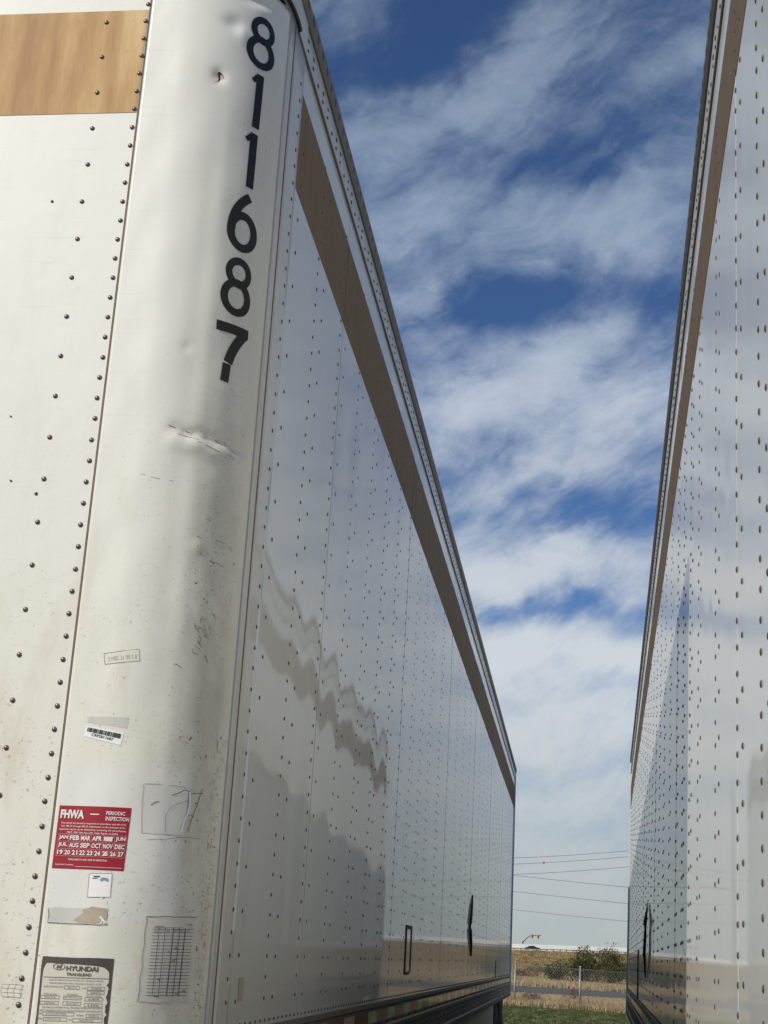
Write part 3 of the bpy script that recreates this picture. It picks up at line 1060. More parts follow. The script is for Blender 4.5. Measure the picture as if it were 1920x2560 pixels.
c.text('g', 'DATE OF MANUFACTURE', .07, .34, .375, .397)
field(.36, .57, .370, .412, '05/15')
c.text('g', 'GVWR', .60, .665, .385, .405)
field(.68, .91, .375, .415, '30844')
field(.68, .91, .428, .468, '68000')
c.text('g', 'GAWR ALL AXLES', .08, .26, .470, .490)
c.text('g', 'TIRE DIMENSIONS', .40, .56, .470, .490)
c.text('g', 'COLD INFL PRESSURE', .67, .88, .485, .505)
field(.04, .30, .500, .542, '9072')
field(.36, .61, .500, .545, '295/75R22.5(G)', .05, .95)
field(.66, .90, .515, .558, '689')
field(.04, .30, .575, .617, '20000')
field(.36, .61, .575, .620, '8.25X22.5', .2, .85)
field(.66, .90, .590, .632, '100')
c.text('g', 'THIS VEHICLE CONFORMS TO ALL APPLICABLE FEDERAL MOTOR VEHICLE', .07, .91, .640, .662)
c.text('g', 'SAFETY STANDARDS IN EFFECT ON THE DATE OF MANUFACTURE SHOWN ABOVE', .04, .91, .680, .704)
c.text('g', 'VIN', .03, .075, .720, .742)
field(.09, .53, .712, .755, '3H3V532C5FT153003', .1, .75)
c.text('g', 'MATERIAL', .57, .67, .735, .757)
field(.70, .92, .728, .770, '30009515', .15, .75)
c.text('g', 'MODEL', .03, .095, .785, .807)
field(.11, .44, .780, .825, 'VC5320152-XJS', .06, .75)
c.text('g', 'TYPE', .46, .505, .795, .815)
field(.52, .92, .788, .832, 'TRAILER/VAN', .22, .72)
for x0, s in ((.05, 'MATERIAL NO'), (.365, 'SERIAL NO'), (.67, 'PROD ORDER NO')):
    c.text('g', s, x0 + .05, x0 + .18, .862, .882)
    x = x0
    while x < x0 + .22:
        w = rnd.choice((.006, .010, .014))
        c.quad('g', x, x + w, .892, .972, 1)
        x += w + rnd.choice((.006, .009))
c.finish({'g': ('printed_text', 'ink_grey'), 'r': ('printed_boxes', 'ink_grey')})

# tabular service record on the curve
c = Card('service_record', [(.1405, 1.5118), (.2738, 1.5176), (.2720, 1.3346), (.1395, 1.3320)], MT['paper_grey'], 'ruled service record label on the rounded corner', nu=16, nz=10, edge=.010)
c.text('g', 'UNIT NO.', .17, .32, .108, .126, .02)
c.text('g', 'CR 90032', .76, .90, .085, .101, .02)
for i in range(21):
    y = .150 + .0385 * i
    c.line('g', [(.12 + .002 * rnd.random(), y), (.35, y), (.55, y), (.75, y), (.91 + .03 * rnd.random(), y)], .0011)
c.line('g', [(.14, .131), (.4, .131), (.6, .131), (.92, .131)], .0008)
for x, w in ((.235, .0012), (.345, .0012), (.50, .0021), (.625, .0013), (.74, .0020)):
    c.line('g', [(x, .133), (x, .5), (x - .004, .93)], w)
for x, s in ((.15, 'Date'), (.255, 'Loc'), (.37, 'Miles'), (.53, 'Init'), (.645, 'By'), (.78, 'Rmk')):
    c.text('g', s, x, x + .07, .158, .178)
for k in range(7):
    x, y = rnd.uniform(.15, .9), rnd.uniform(.3, .95)
    c.line('g', [(x, y), (x + rnd.uniform(.01, .06), y + rnd.uniform(-.02, .02)), (x + rnd.uniform(.03, .10), y + rnd.uniform(-.03, .03))], rnd.uniform(.001, .0025))
edge = [(0 + .01 * math.sin(i * 1.7), i / 14) for i in range(15)] + [(.14 * i, 1.0 + .006 * math.sin(i * 2.1)) for i in range(1, 7)]
c.line('g', [(.0, 0), (.15, .006), (.3, -.004), (.5, .005), (.7, .0), (.9, .004), (1.0, .0)], .0013)
c.line('g', edge[:15], .0009)
c.finish({'g': ('printed_table', 'ink_grey')})

# blank film with a torn right edge
c = Card('blank_label', [(.1041, 1.7979), (.2128, 1.8010), (.2080, 1.6930), (.1077, 1.6884)], MT['film'], 'blank torn label above the service record', nu=10, nz=10, edge=.012)
c.line('g', [(.02, .0), (.3, -.01), (.7, .0), (1.0, .02)], .0009)
c.line('g', [(.0, .02), (-.01, .3), (.0, .7), (.03, 1.0)], .0007)
c.line('g', [(.55, .95), (.52, .62), (.62, .45), (.80, .36), (1.02, .28)], .0010)
c.line('g', [(.62, .20), (.78, .14), (.92, .06), (1.05, .10)], .0022)
c.line('g', [(1.35, .02), (1.28, .35), (1.20, .60), (1.12, .92)], .0016)
c.line('g', [(1.05, .13), (1.40, .10)], .0018)
c.line('w', [(1.04, .10), (1.08, .35), (1.05, .55), (.98, .72), (.94, .95)], .0045, .0014)
c.line('g', [(.18, .42), (.26, .36), (.34, .34)], .0020)
c.line('g', [(.15, 1.12), (.6, 1.10), (1.0, 1.04), (1.5, 1.05)], .0009)
c.finish({'g': ('torn_edge', 'scuff'), 'w': ('paper_shred', 'paper_white')})

# bar code label
c = Card('barcode_label', [(-.0409, 1.921), (.0478, 1.9078), (.0435, 1.8797), (-.0462, 1.8971)], MT['paper_white'], 'tilted white bar code label')
x = .06
while x < .93:
    w = rnd.choice((.018, .03, .04))
    c.quad('k', x, min(x + w, .95), .12, .50, 1)
    x += w + rnd.choice((.012, .02))
c.text('k', 'CRPS811687', .20, .78, .56, .80, .01)
c.finish({'k': ('printed_bars', 'ink_black')})
Card('label_residue', [(-.0378, 1.9413), (.0544, 1.9441), (.0537, 1.9182), (-.0383, 1.9284)], MT['residue_grey'], 'greyish label remnant over the bar code', off=.0004, edge=.03)
c = Card('ghost_label', [(-.0194, 2.0891), (.062, 2.103), (.0659, 2.0757), (-.0137, 2.0639)], MT['ghost'], 'faint outlined label with worn numerals', off=.0005)
for p, q_ in (((0, 0), (1, 0)), ((1, 0), (1, 1)), ((1, 1), (0, 1)), ((0, 1), (0, 0))):
    c.line('g', [p, ((p[0] + q_[0]) / 2, (p[1] + q_[1]) / 2), q_], .0008)
c.text('f', '2 MBS 31 00 1 8', .10, .92, .35, .75)
c.finish({'g': ('label_outline', 'scuff'), 'f': ('worn_print', 'residue_grey')})
# hatched grey mark on the front sheet
c = Card('hatched_decal', [(-.1610, 1.354), (-.1150, 1.355), (-.1170, 1.329), (-.1590, 1.328)], MT['ghost'], 'small hatched decal left of the data plate', off=.0030)
for i in range(4):
    c.line('f', [(0, i / 3), (.5, i / 3 - .02), (1, i / 3 + .03)], .0006)
    c.line('f', [(i / 3, 0), (i / 3 - .1, .5), (i / 3, 1)], .0006)
c.finish({'f': ('worn_print', 'scuff')})

# rust-ringed tear high on the panel
m = MB()
for r, off, mt in ((.013, .0006, 'rust'),):
    vs = [(.1116, 3.652)] + [(.1116 + (r * (.8 + .35 * math.sin(3 * t + 1))) * math.cos(t), 3.650 + r * (.9 + .25 * math.sin(2 * t)) * math.sin(t)) for t in [i * math.pi / 10 for i in range(20)]]
tear_hole = stroke(curve_pts((.100, 3.630), (.122, 3.640), (.110, 3.664), 10) + curve_pts((.111, 3.664), (.122, 3.664), (.126, 3.650), 6), [.0012] * 4 + [.003, .0045, .005, .0055, .006, .006, .0055] + [.005, .004, .003, .002, .0015, .001, .001])
rs = wrap_obj('rust_stain', [(vs, [(0, i + 1, (i + 1) % 20 + 1) for i in range(20)])], MT['rust'], .0005)
t0 = wrap_obj('rusty_tear', [tear_hole], MT['black'], .0012, None, 'curled tear with a rust ring')

# scuffs, scratches and flecks: marks that lie on the panel like ink
m = MB()
mk = [[(.2243, 2.3922), (.24, 2.394), (.2555, 2.3915)], [(.2650, 2.3890), (.28, 2.3840)], [(.2212, 2.3382), (.24, 2.337), (.2561, 2.3329)],
      [(.2130, 2.0085), (.2250, 2.0085)], [(.2150, 1.9537), (.2270, 1.9530)], [(.2300, 1.9000), (.2450, 1.8975)],
      [(.075, 2.660), (.10, 2.6545), (.13, 2.650)], [(.100, 2.640), (.125, 2.638), (.15, 2.634)], [(.150, 2.628), (.18, 2.622), (.21, 2.615)],
      [(.20, 2.646), (.215, 2.640), (.23, 2.637)], [(.225, 2.640), (.245, 2.634), (.26, 2.630)], [(.235, 2.618), (.255, 2.608)],
      [(.225, 2.79), (.24, 2.783)], [(.222, 2.738), (.24, 2.732)], [(.02, 2.530), (.06, 2.521), (.10, 2.519)]]
for i in range(24):                                      # the scribbled scrape half-way down
    u0, z0 = .165 + rnd.gauss(.045, .022), 2.17 + rnd.gauss(0, .040)
    mk.append([(u0, z0), (u0 + rnd.uniform(-.004, .012), z0 - rnd.uniform(-.008, .010)), (u0 + rnd.uniform(-.004, .02), z0 - rnd.uniform(.0, .016))])
for i in range(330):                                      # flecks
    u0, z0 = rnd.uniform(-.05, .30) if i % 2 else rnd.gauss(.22, .045), rnd.uniform(1.3, 3.7) if i % 4 == 0 else rnd.uniform(1.3, 2.6)
    a, ln = rnd.uniform(-.9, .9), rnd.choice((.0008, .0012, .0016, .0025, .004))
    mk.append([(u0, z0), (u0 + ln * math.cos(a), z0 + ln * math.sin(a))])
for i in range(170):                                      # crust of broken sealant along the post, lower down
    u0, z0 = rnd.gauss(.300, .012), rnd.uniform(1.28, 1.95)
    ln, a = rnd.uniform(.003, .013), rnd.choice((0, 0, 1.4, 1.6))
    mk.append([(u0, z0), (u0 + ln * math.cos(a) * .5 + rnd.uniform(-.001, .001), z0 + ln * math.sin(a) * .5), (u0 + ln * math.cos(a), z0 + ln * math.sin(a) + rnd.uniform(-.001, .001))])
for i in range(30):
    u0, z0 = rnd.gauss(.19, .06), rnd.uniform(1.525, 1.60)
    mk.append([(u0, z0), (u0 + rnd.uniform(.001, .006), z0 + rnd.uniform(-.003, .003))])
for pts in mk:
    w = rnd.uniform(.0004, .0012)
    if len(pts) > 2 and max(abs(pts[0][0] - pts[-1][0]), abs(pts[0][1] - pts[-1][1])) > .012:
        w = rnd.uniform(.0010, .0022)
    st = stroke(pts, w)
    m.add([N_(u, z, .0007) for u, z in st[0]], st[1])
tag(LEFT.part('scuff_marks', m, MT['scuff'], fix=False), kind='stuff')

# ------------------------------------------------------------------ marks and strips on the sides
m = MB()
for a, b, c0, d0 in ((7.46, 7.50, 1.375, 1.59), (7.715, 7.735, 1.375, 1.595), (7.46, 7.735, 1.585, 1.603), (7.47, 7.66, 1.365, 1.378)):
    m.box(.0008, .0045, a, b, c0, d0)
LEFT.part('patch_gasket', m, MT['black'])['label'] = 'black rectangular gasket low on the side'
m = MB()
m.add([(.004, 12.40, 1.965), (.004, 12.14, 1.72), (.004, 12.22, 1.70), (.004, 12.43, 1.93)], [(0, 1, 2, 3)])
pts = [(12.42, 1.965), (12.33, 1.88), (12.20, 1.74), (12.20, 1.68), (12.34, 1.58), (12.46, 1.482)]
m = MB().tube([(.004, s, z) for s, z in pts], [.004, .013, .018, .018, .016, .008], 6)  # black strip modelled in place of a dark reflection in the sheet
LEFT.part('reflection_strip', m, MT['black'])['label'] = 'bent black strip standing in for a reflection on the side'
m = MB().box(.0008, .006, 16.74, 16.80, 1.268, 1.445)
LEFT.part('marker_strip', m, MT['black'])
m = MB().box(.0008, .0016, 3.745, 3.80, 1.33, 1.385)
LEFT.part('side_label', m, MT['residue'])
m = MB().tube([(.006, 9.36, 1.885), (.010, 9.30, 1.83), (.020, 9.26, 1.77), (.016, 9.34, 1.70), (.018, 9.42, 1.58), (.008, 9.50, 1.437)], [.003, .007, .012, .009, .010, .004], 7)  # uneven black strip, thickest partway down
RIGHT.part('black_strip', m, MT['black'])['label'] = 'uneven black strip on the side'
m = MB().box(.0008, .007, 12.16, 12.24, 1.255, 1.63)
RIGHT.part('marker_strip', m, MT['black'])

# ------------------------------------------------------------------ ground, lawn, road, field
def ground_mat(name, stops, scale, bump, rough=.95, stretch=(1, 1, 1)):
    def f(N, b):
        o = N.n('ShaderNodeTexCoord').outputs['Object']
        v = N.v('MULTIPLY', o, stretch)
        n = N.m('MULTIPLY_ADD', N.noise(v, scale, 8, .65), .6, N.m('MULTIPLY', N.noise(v, scale * .13, 4, .6), .4))
        N.put(b, 'Base Color', N.ramp(n, stops))
        N.put(b, 'Roughness', rough)
        N.put(b, 'Specular IOR Level', .15)
        N.put(b, 'Normal', N.n('ShaderNodeBump', {'Height': N.noise(v, scale * 2, 6, .7), 'Strength': bump, 'Distance': .05}))
    return material(name, f)


G_DRY = ground_mat('dry_field_soil', [(.30, (.13, .105, .06)), (.50, (.24, .185, .095)), (.68, (.33, .25, .12))], .8, .6, stretch=(1, .35, 1))
G_LAWN = ground_mat('lawn_soil', [(.30, (.020, .032, .010)), (.52, (.036, .054, .016)), (.70, (.08, .085, .035))], 3.0, .8)
G_LOT = ground_mat('gravel_lot', [(.30, (.075, .070, .064)), (.52, (.125, .115, .10)), (.72, (.19, .175, .15))], 9.0, .7)
G_ROAD = ground_mat('asphalt_road', [(.30, (.085, .085, .088)), (.70, (.125, .125, .128))], 4.0, .2)
G_CONC = ground_mat('pale_concrete', [(.30, (.74, .725, .68)), (.70, (.84, .82, .78))], .6, .1)
GALV = plain('galvanised_steel', (.30, .30, .295), .5, .4, .15, 6)


def zdeck(x):
    return 4.45 + 1.6 * math.tanh((x - 60) / 45)


def zground(x, y):
    e = sst(y, 380, 416)
    back = sst(y, 470, 520)
    return e * (zdeck(x) - .15) * (1 - back * .6)


xs = sorted(set(list(range(-1500, -200, 130)) + list(range(-200, 330, 10)) + list(range(330, 1600, 120))))
ys = sorted(set([-300, -100, 0, 49, 110, 200, 300, 370] + list(range(380, 440, 3)) + [440, 455, 470, 480, 490, 500, 510, 520, 600, 900, 1600, 3500]))
vs = [(x, y, zground(x, y) - .008) for y in ys for x in xs]
k = len(xs)
fs = [(j * k + i, j * k + i + 1, (j + 1) * k + i + 1, (j + 1) * k + i) for j in range(len(ys) - 1) for i in range(k - 1)]
tag(obj('ground', vs, fs, G_DRY, smooth=True), kind='structure')


def sheet(name, pts, z, mat):
    return tag(obj(name, [(x, y, z) for x, y in pts], [tuple(range(len(pts)))], mat), kind='structure')


sheet('gravel_lot', [(-120, -120), (120, -120), (120, 24), (-120, 22)], -.001, G_LOT)
sheet('lawn', [(-120, 22.0), (120, 24.0), (120, 48.6), (-120, 50.0)], .004, G_LAWN)


def rd(x, far):
    return (85.0 + x * .42) * 1.0 if far else 65.5 + x * .55


sheet('road', [(-150, rd(-60, 0)), (-60, rd(-60, 0)), (60, rd(60, 0)), (150, rd(60, 0)), (150, rd(60, 1)), (60, rd(60, 1)), (-60, rd(-60, 1)), (-150, rd(-60, 1))], .004, G_ROAD)

# raised highway
xr = list(range(-600, 800, 10))
vs = [(x, y, zdeck(x) + .02) for y in (417, 445) for x in xr]
k = len(xr)
tag(obj('highway', vs, [(i, i + 1, k + i + 1, k + i) for i in range(k - 1)], G_ROAD), kind='structure')
root = empty('concrete_barrier', (65, 446, zdeck(65)))
tag(root, 'long white concrete barrier along the far side of the highway', 'barrier')
for x in range(-596, 790, 12):
    m = MB()
    vs = []
    for xx in (x + .04, x + 11.96):
        z = zdeck(xx)
        vs += [(xx - 65, -.35, z - .3 - zdeck(65)), (xx - 65, -.30, z + .45 - zdeck(65)), (xx - 65, -.14, z + 1.98 - zdeck(65)), (xx - 65, .14, z + 1.98 - zdeck(65)), (xx - 65, .35, z - .3 - zdeck(65))]
    m.add(vs, [(i, (i + 1) % 5, (i + 1) % 5 + 5, i + 5) for i in range(5)] + [(0, 1, 2, 3, 4), (5, 6, 7, 8, 9)])
    m.obj('barrier_section', G_CONC, root)
root = empty('guardrail', (65, 431, zdeck(65)))
tag(root, 'low steel guardrail on posts along the near side of the highway', 'guardrail')
m = MB()
z0 = zdeck(65)
xr = list(range(-600, 800, 8))
for a, b, dy in ((.48, .56, -.03), (.56, .66, .03), (.66, .74, -.03)):
    vs = []
    for x in xr:
        vs += [(x - 65, dy - .03, zdeck(x) + a - z0), (x - 65, dy + .03, zdeck(x) + a - z0), (x - 65, dy + .03, zdeck(x) + b - z0), (x - 65, dy - .03, zdeck(x) + b - z0)]
    fs = [(i * 4 + j, i * 4 + (j + 1) % 4, (i + 1) * 4 + (j + 1) % 4, (i + 1) * 4 + j) for i in range(len(xr) - 1) for j in range(4)]
    m.add(vs, fs)
m.obj('rail', GALV, root)
pm = None
for x in np.arange(-20, 160, 1.905):
    if pm is None:
        pm = mesh_data('post', *(lambda b: (b.v, b.f))(MB().box(-.10, .10, -.30, -.05, -.25, .70)), MT['steel'])
    put('post', pm, root, (x - 65, 0, zdeck(x) - z0))


# ------------------------------------------------------------------ grass in blades
def blade_patch(name, pts, hmin, hmax, spread, per, width, mat, lean=.35):
    """tufts of tapering blades, two triangles each"""
    n = len(pts)
    P = np.repeat(np.asarray(pts, float), per, axis=0)
    k = len(P)
    a = npr.uniform(0, 2 * np.pi, k)
    r = np.abs(npr.normal(0, spread, k))
    base = P.copy()
    base[:, 0] += np.cos(a) * r
    base[:, 1] += np.sin(a) * r
    h = npr.uniform(hmin, hmax, k)
    la = npr.uniform(0, 2 * np.pi, k)
    lr = np.abs(npr.normal(0, lean, k)) * h
    wa = npr.uniform(0, np.pi, k)
    wx, wy = np.cos(wa) * width * .5, np.sin(wa) * width * .5
    midp = base.copy()
    midp[:, 0] += np.cos(la) * lr * .35
    midp[:, 1] += np.sin(la) * lr * .35
    midp[:, 2] += h * .6
    top = base.copy()
    top[:, 0] += np.cos(la) * lr
    top[:, 1] += np.sin(la) * lr
    top[:, 2] += h
    V = np.empty((k, 5, 3))
    off = np.stack([wx, wy, np.zeros(k)], 1)
    V[:, 0] = base - off
    V[:, 1] = base + off
    V[:, 2] = midp + off * .8
    V[:, 3] = midp - off * .8
    V[:, 4] = top
    me = bpy.data.meshes.new(name)
    me.vertices.add(k * 5)
    me.vertices.foreach_set('co', V.reshape(-1))
    idx = np.arange(k)[:, None] * 5
    loops = np.concatenate([idx + 0, idx + 1, idx + 2, idx + 3, idx + 3, idx + 2, idx + 4], 1).reshape(-1)
    me.loops.add(len(loops))
    me.loops.foreach_set('vertex_index', loops)
    me.polygons.add(k * 2)
    st = (np.arange(k)[:, None] * 7 + np.array([[0, 4]])).reshape(-1)
    me.polygons.foreach_set('loop_start', st)
    me.update(calc_edges=True)
    me.materials.append(mat)
    o = bpy.data.objects.new(name, me)
    COL.objects.link(o)
    return o


def grass_mat(name, stops, scale=.35):
    def f(N, b):
        o = N.n('ShaderNodeTexCoord').outputs['Object']
        n = N.m('MULTIPLY_ADD', N.noise(o, scale, 4, .6), .55, N.m('MULTIPLY', N.noise(o, 7.0, 2, .5), .45))
        N.put(b, 'Base Color', N.ramp(n, stops))
        N.put(b, 'Roughness', .8)
        N.put(b, 'Specular IOR Level', .2)
    return material(name, f)


M_DRY = grass_mat('dry_grass_blades', [(.32, (.16, .105, .065)), (.43, (.31, .225, .125)), (.54, (.45, .345, .20)), (.68, (.58, .47, .30))])
M_GOLD = grass_mat('golden_grass_blades', [(.32, (.13, .10, .05)), (.44, (.26, .19, .095)), (.54, (.39, .29, .145)), (.66, (.52, .42, .24))], .40)
M_LAWN = grass_mat('lawn_blades', [(.32, (.034, .050, .015)), (.50, (.066, .090, .028)), (.62, (.28, .27, .15))], 2.4)


def scatter(n, x0, x1, y0, y1, ok=lambda x, y: True, wedge=None):
    out = []
    while len(out) < n:
        x, y = rnd.uniform(x0, x1), rnd.uniform(y0, y1)
        if wedge and not (wedge[0] < x / y < wedge[1]):
            continue
        if ok(x, y):
            out.append((x, y, zground(x, y) if y > 380 else 0.0))
    return out


lawn_pts = scatter(26000, 1.5, 11.5, 25, 49.6, wedge=(.075, .22)) + scatter(7000, -14, 40, 24.5, 49.2)
tag(blade_patch('lawn_grass', lawn_pts, .035, .085, .035, 5, .014, M_LAWN), 'short green lawn grass behind the trailers', 'grass', kind='stuff')
offroad = lambda x, y: y < rd(x, 0) - .3 or y > rd(x, 1) + .3
for i, (ya, yb, ha, hb, nn) in enumerate(((49.3, 55.0, .08, .28, 5200), (55.0, 60.0, .06, .18, 4200), (60.0, 73.0, .03, .09, 4200))):
    pts = scatter(nn, 3, 15, ya, yb, lambda x, y: y < rd(x, 0) - .3, wedge=(.085, .20)) + scatter(nn * 2 // 3, -18, 45, ya, yb, lambda x, y: y < rd(x, 0) - .3)
    tag(blade_patch('verge_grass', pts, ha, hb, .10, 9, .020, M_DRY), ('tall dry straw-coloured grass just behind the fence', 'mid-height dry grass farther behind the fence', 'short dry grass along the near edge of the road')[i], 'grass', kind='stuff')
weeds = scatter(420, 3, 12, 50.9, 54.5, wedge=(.085, .20)) + scatter(300, -18, 45, 50.9, 54.5)
tag(blade_patch('verge_weeds', weeds, .18, .40, .05, 10, .018, M_DRY, .2), 'taller straw-coloured weeds standing in the verge', 'weeds', kind='stuff')
far_pts = scatter(9000, 5, 32, 84, 150, offroad, wedge=(.085, .20)) + scatter(9000, -25, 100, 84, 190, lambda x, y: y > rd(x, 1) + .4)
tag(blade_patch('meadow_grass', far_pts, .12, .40, .22, 8, .05, M_DRY), 'dry grass in the field beyond the road', 'grass', kind='stuff')
hill_pts = scatter(9000, 10, 95, 150, 413, wedge=(.085, .20)) + scatter(5000, -60, 240, 180, 413) + scatter(9000, 30, 95, 381, 414, wedge=(.085, .21)) + scatter(6000, -60, 260, 381, 414)
tag(blade_patch('embankment_grass', hill_pts, .2, .55, .6, 7, .16, M_GOLD), 'golden dry grass on the field and highway embankment', 'grass', kind='stuff')


# ------------------------------------------------------------------ shrubs
def leaf_mat(name, lo, hi):
    def f(N, b):
        o = N.n('ShaderNodeTexCoord').outputs['Object']
        N.put(b, 'Base Color', N.mix(N.noise(o, 3.0, 3, .6), lo, hi))
        N.put(b, 'Roughness', .7)
        N.put(b, 'Specular IOR Level', .25)
    return material(name, f)


M_LEAF = leaf_mat('olive_leaves', (.036, .044, .018), (.085, .095, .036))
M_SAGE = leaf_mat('sage_leaves', (.085, .09, .062), (.16, .16, .115))
M_RUST = leaf_mat('russet_twigs', (.13, .075, .05), (.21, .13, .085))
M_BARK = plain('shrub_bark', (.10, .075, .055), .9, 0, .3, 12)


def shrub(name, x, y, blobs, leaf, n, mat, label, upright=.0, group=None):
    z = zground(x, y) if y > 380 else 0
    root = empty(name, (x, y, z))
    tag(root, label, 'shrub', group)
    m = MB()
    tips = []
    for (bx, by, bz, rx, ry, rz) in blobs:
        for i in range(5):
            e = (bx + rnd.gauss(0, rx * .4), by + rnd.gauss(0, ry * .4), bz + rnd.uniform(-.2, .75) * rz)
            b0 = (bx * .5 + rnd.gauss(0, .12), by * .5 + rnd.gauss(0, .12), 0)
            mid = tuple(b0[k] * .5 + e[k] * .5 + rnd.gauss(0, .06) for k in range(3))
            m.tube([b0, mid, e], [.035, .022, .006], 5)
    m.obj('stem', M_BARK, root)
    m = MB()
    tot = sum(b[3] * b[5] for b in blobs)
    for (bx, by, bz, rx, ry, rz) in blobs:
        cl = []
        for i in range(max(6, int(26 * rx * rz / tot * len(blobs)))):
            t, p = rnd.uniform(0, 2 * math.pi), rnd.uniform(-.5, 1.0)
            rr = rnd.uniform(.45, 1.05)
            ch = math.sqrt(max(0, 1 - p * p))
            cl.append((bx + rx * rr * ch * math.cos(t), by + ry * rr * ch * math.sin(t), max(.06, bz + rz * rr * p)))
        for i in range(int(n * rx * rz / tot)):
            cx, cy, cz = rnd.choice(cl)
            s = .20 * (rx + rz) / 2
            px, py, pz = cx + rnd.gauss(0, s), cy + rnd.gauss(0, s), max(.03, cz + max(-2.0, min(1.5, rnd.gauss(0, 1))) * s * (1 + upright * .5))
            d = Vector((rnd.gauss(0, 1), rnd.gauss(0, 1), rnd.gauss(.3 + upright * 2, .7))).normalized()
            sd = d.cross(Vector((rnd.gauss(0, 1), rnd.gauss(0, 1), rnd.gauss(0, 1)))).normalized()
            ln = leaf * rnd.uniform(.6, 1.5)
            p0 = Vector((px, py, pz))
            m.add([p0, p0 + d * ln * .5 + sd * ln * .16, p0 + d * ln, p0 + d * ln * .5 - sd * ln * .16], [(0, 1, 2, 3)])
    m.obj('foliage', mat, root, fix=False)
    return root


shrub('shrub', 17.0, 110, [(-1.0, 0, .75, 1.5, 1.1, .8), (.2, 0, 1.35, .9, .9, 1.25), (1.9, .2, 1.4, 1.2, 1.0, 1.2), (3.0, 0, .8, 1.4, 1.0, .8), (1.0, -.3, .8, 1.6, 1.0, .8), (-2.1, 0, .55, .9, .8, .55)],
      .17, 9500, M_LEAF, 'large dark olive shrub beyond the road behind the fence', .5)
shrub('shrub', 20.9, 170, [(0, 0, .55, 1.0, .8, .6), (.7, 0, .45, .7, .6, .45)], .16, 900, M_SAGE, 'small round grey-green shrub left of the large olive one')
shrub('shrub', 14.0, 118, [(0, 0, .45, .9, .7, .5), (-.6, 0, .35, .6, .5, .4)], .16, 800, M_RUST, 'russet shrub beside the left trailer end, beyond the road')
shrub('shrub', 6.28, 52.0, [(0, 0, .22, .30, .3, .26), (.24, .0, .18, .22, .2, .2)], .06, 700, M_RUST, 'low russet bush at the foot of the fence', .3)
shrub('shrub', 8.55, 57.5, [(0, 0, .30, .34, .3, .28)], .07, 420, M_RUST, 'brownish tuft-like bush right of the fence post', .3)
# ------------------------------------------------------------------ chain-link fence
FY = 50.5
root = empty('chain_link_fence', (7.74, FY, 0))
tag(root, 'galvanised chain-link fence between the lawn and the dry verge', 'fence')
pmesh = None
px = [7.74 + 2.2 * i for i in range(-6, 12)]
for x in px:
    if pmesh is None:
        m = MB().tube([(0, 0, -.2), (0, 0, 1.40)], .030, 10)
        m.lathe([(1.40, .034), (1.425, .032), (1.44, .018), (1.445, .001)], (0, 0, 0), 'z', 10)
        pmesh = mesh_data('post', m.v, m.f, GALV, True)
    put('post', pmesh, root, (x - 7.74, 0, 0))
m = MB()
H_, PT = 1.33, .085
for i in range(int(2.2 / PT)):
    x0 = i * PT
    for sgn in (1, -1):
        # zig-zag wires broken into the span
        xa = x0
        za, zb_ = 0.03, H_
        dx = (zb_ - za) * .75 * sgn
        x1 = xa + dx
        pa, pb = (xa, za), (x1, zb_)
        segs = []
        if sgn > 0 and x1 > 2.2:
            t = (2.2 - xa) / dx
            zc = za + (zb_ - za) * t
            segs = [(pa, (2.2, zc)), ((0, zc), (x1 - 2.2, zb_))]
        elif sgn < 0 and x1 < 0:
            t = (0 - xa) / dx
            zc = za + (zb_ - za) * t
            segs = [(pa, (0, zc)), ((2.2, zc), (x1 + 2.2, zb_))]
        else:
            segs = [(pa, pb)]
        for a, b in segs:
            m.tube([(a[0], .033 + .004 * sgn, a[1]), (b[0], .033 + .004 * sgn, b[1])], .0022, 4, False)
m.tube([(0, .033, H_), (2.2, .033, H_)], .006, 4, False)
lm = mesh_data('wire_mesh', m.v, m.f, GALV)
for x in px[:-1]:
    tag(put('wire_mesh', lm, root, (x - 7.74, 0, 0)), kind='stuff')

# ------------------------------------------------------------------ power lines and the marker ball
M_WIRE = plain('grey_cable', (.16, .165, .175), .6, .2, .1, 1)
M_BUNDLE = plain('pale_cable_bundle', (.47, .49, .51), .8, .0, .05, 1)


def wire(y, x0, z0, c, xa, xb, r, label, grp):
    mt = M_BUNDLE if r > .05 else M_WIRE
    pts = [(x, y, z0 + c * (x - x0) ** 2) for x in np.linspace(xa, xb, 60)]
    root_pt = Vector(pts[30])
    m = MB().tube([Vector(p) - root_pt for p in pts], r, 6)
    o = m.obj('power_line', mt, None, True)
    o.location = root_pt
    tag(o, label, 'power line', grp)


g1, g2 = 'power lines rising to the right', 'cable bundles sloping down to the right'
wire(200, -10, 13.15, .00167, -130, 110, .030, 'uppermost thin power line between the trailers', g1)
wire(200, -10, 12.30, .00170, -130, 110, .030, 'second thin power line, just under the orange marker ball', g1)
wire(200, -10, 10.90, .00172, -130, 110, .030, 'third thin power line, below the orange marker ball', g1)
wire(260, 90, 14.60, .00030, -60, 240, .085, 'uppermost faint thick cable sloping down to the right', g2)
wire(260, 90, 11.75, .00033, -60, 240, .085, 'middle thick cable sloping down to the right', g2)
wire(260, 90, 8.75, .00030, -60, 240, .075, 'lowest thick cable, nearest the horizon', g2)
m = MB()
prof = [(-.16 * math.cos(t), .16 * math.sin(t) + .0005) for t in [i * math.pi / 10 for i in range(11)]]
m.lathe(prof, (0, 0, 0), 'x', 16)
m.lathe([(-.21, .034), (-.15, .050), (-.15, .03)], (0, 0, 0), 'x', 10)
m.lathe([(.21, .034), (.15, .050), (.15, .03)], (0, 0, 0), 'x', 10)
o = m.obj('marker_ball', plain('orange_marker', (.75, .13, .04), .5, 0, .08, 8), None, True)
xb_ = .1262 * 200
o.location = (xb_, 200, 12.30 + .0017 * (xb_ + 10) ** 2 + .02)
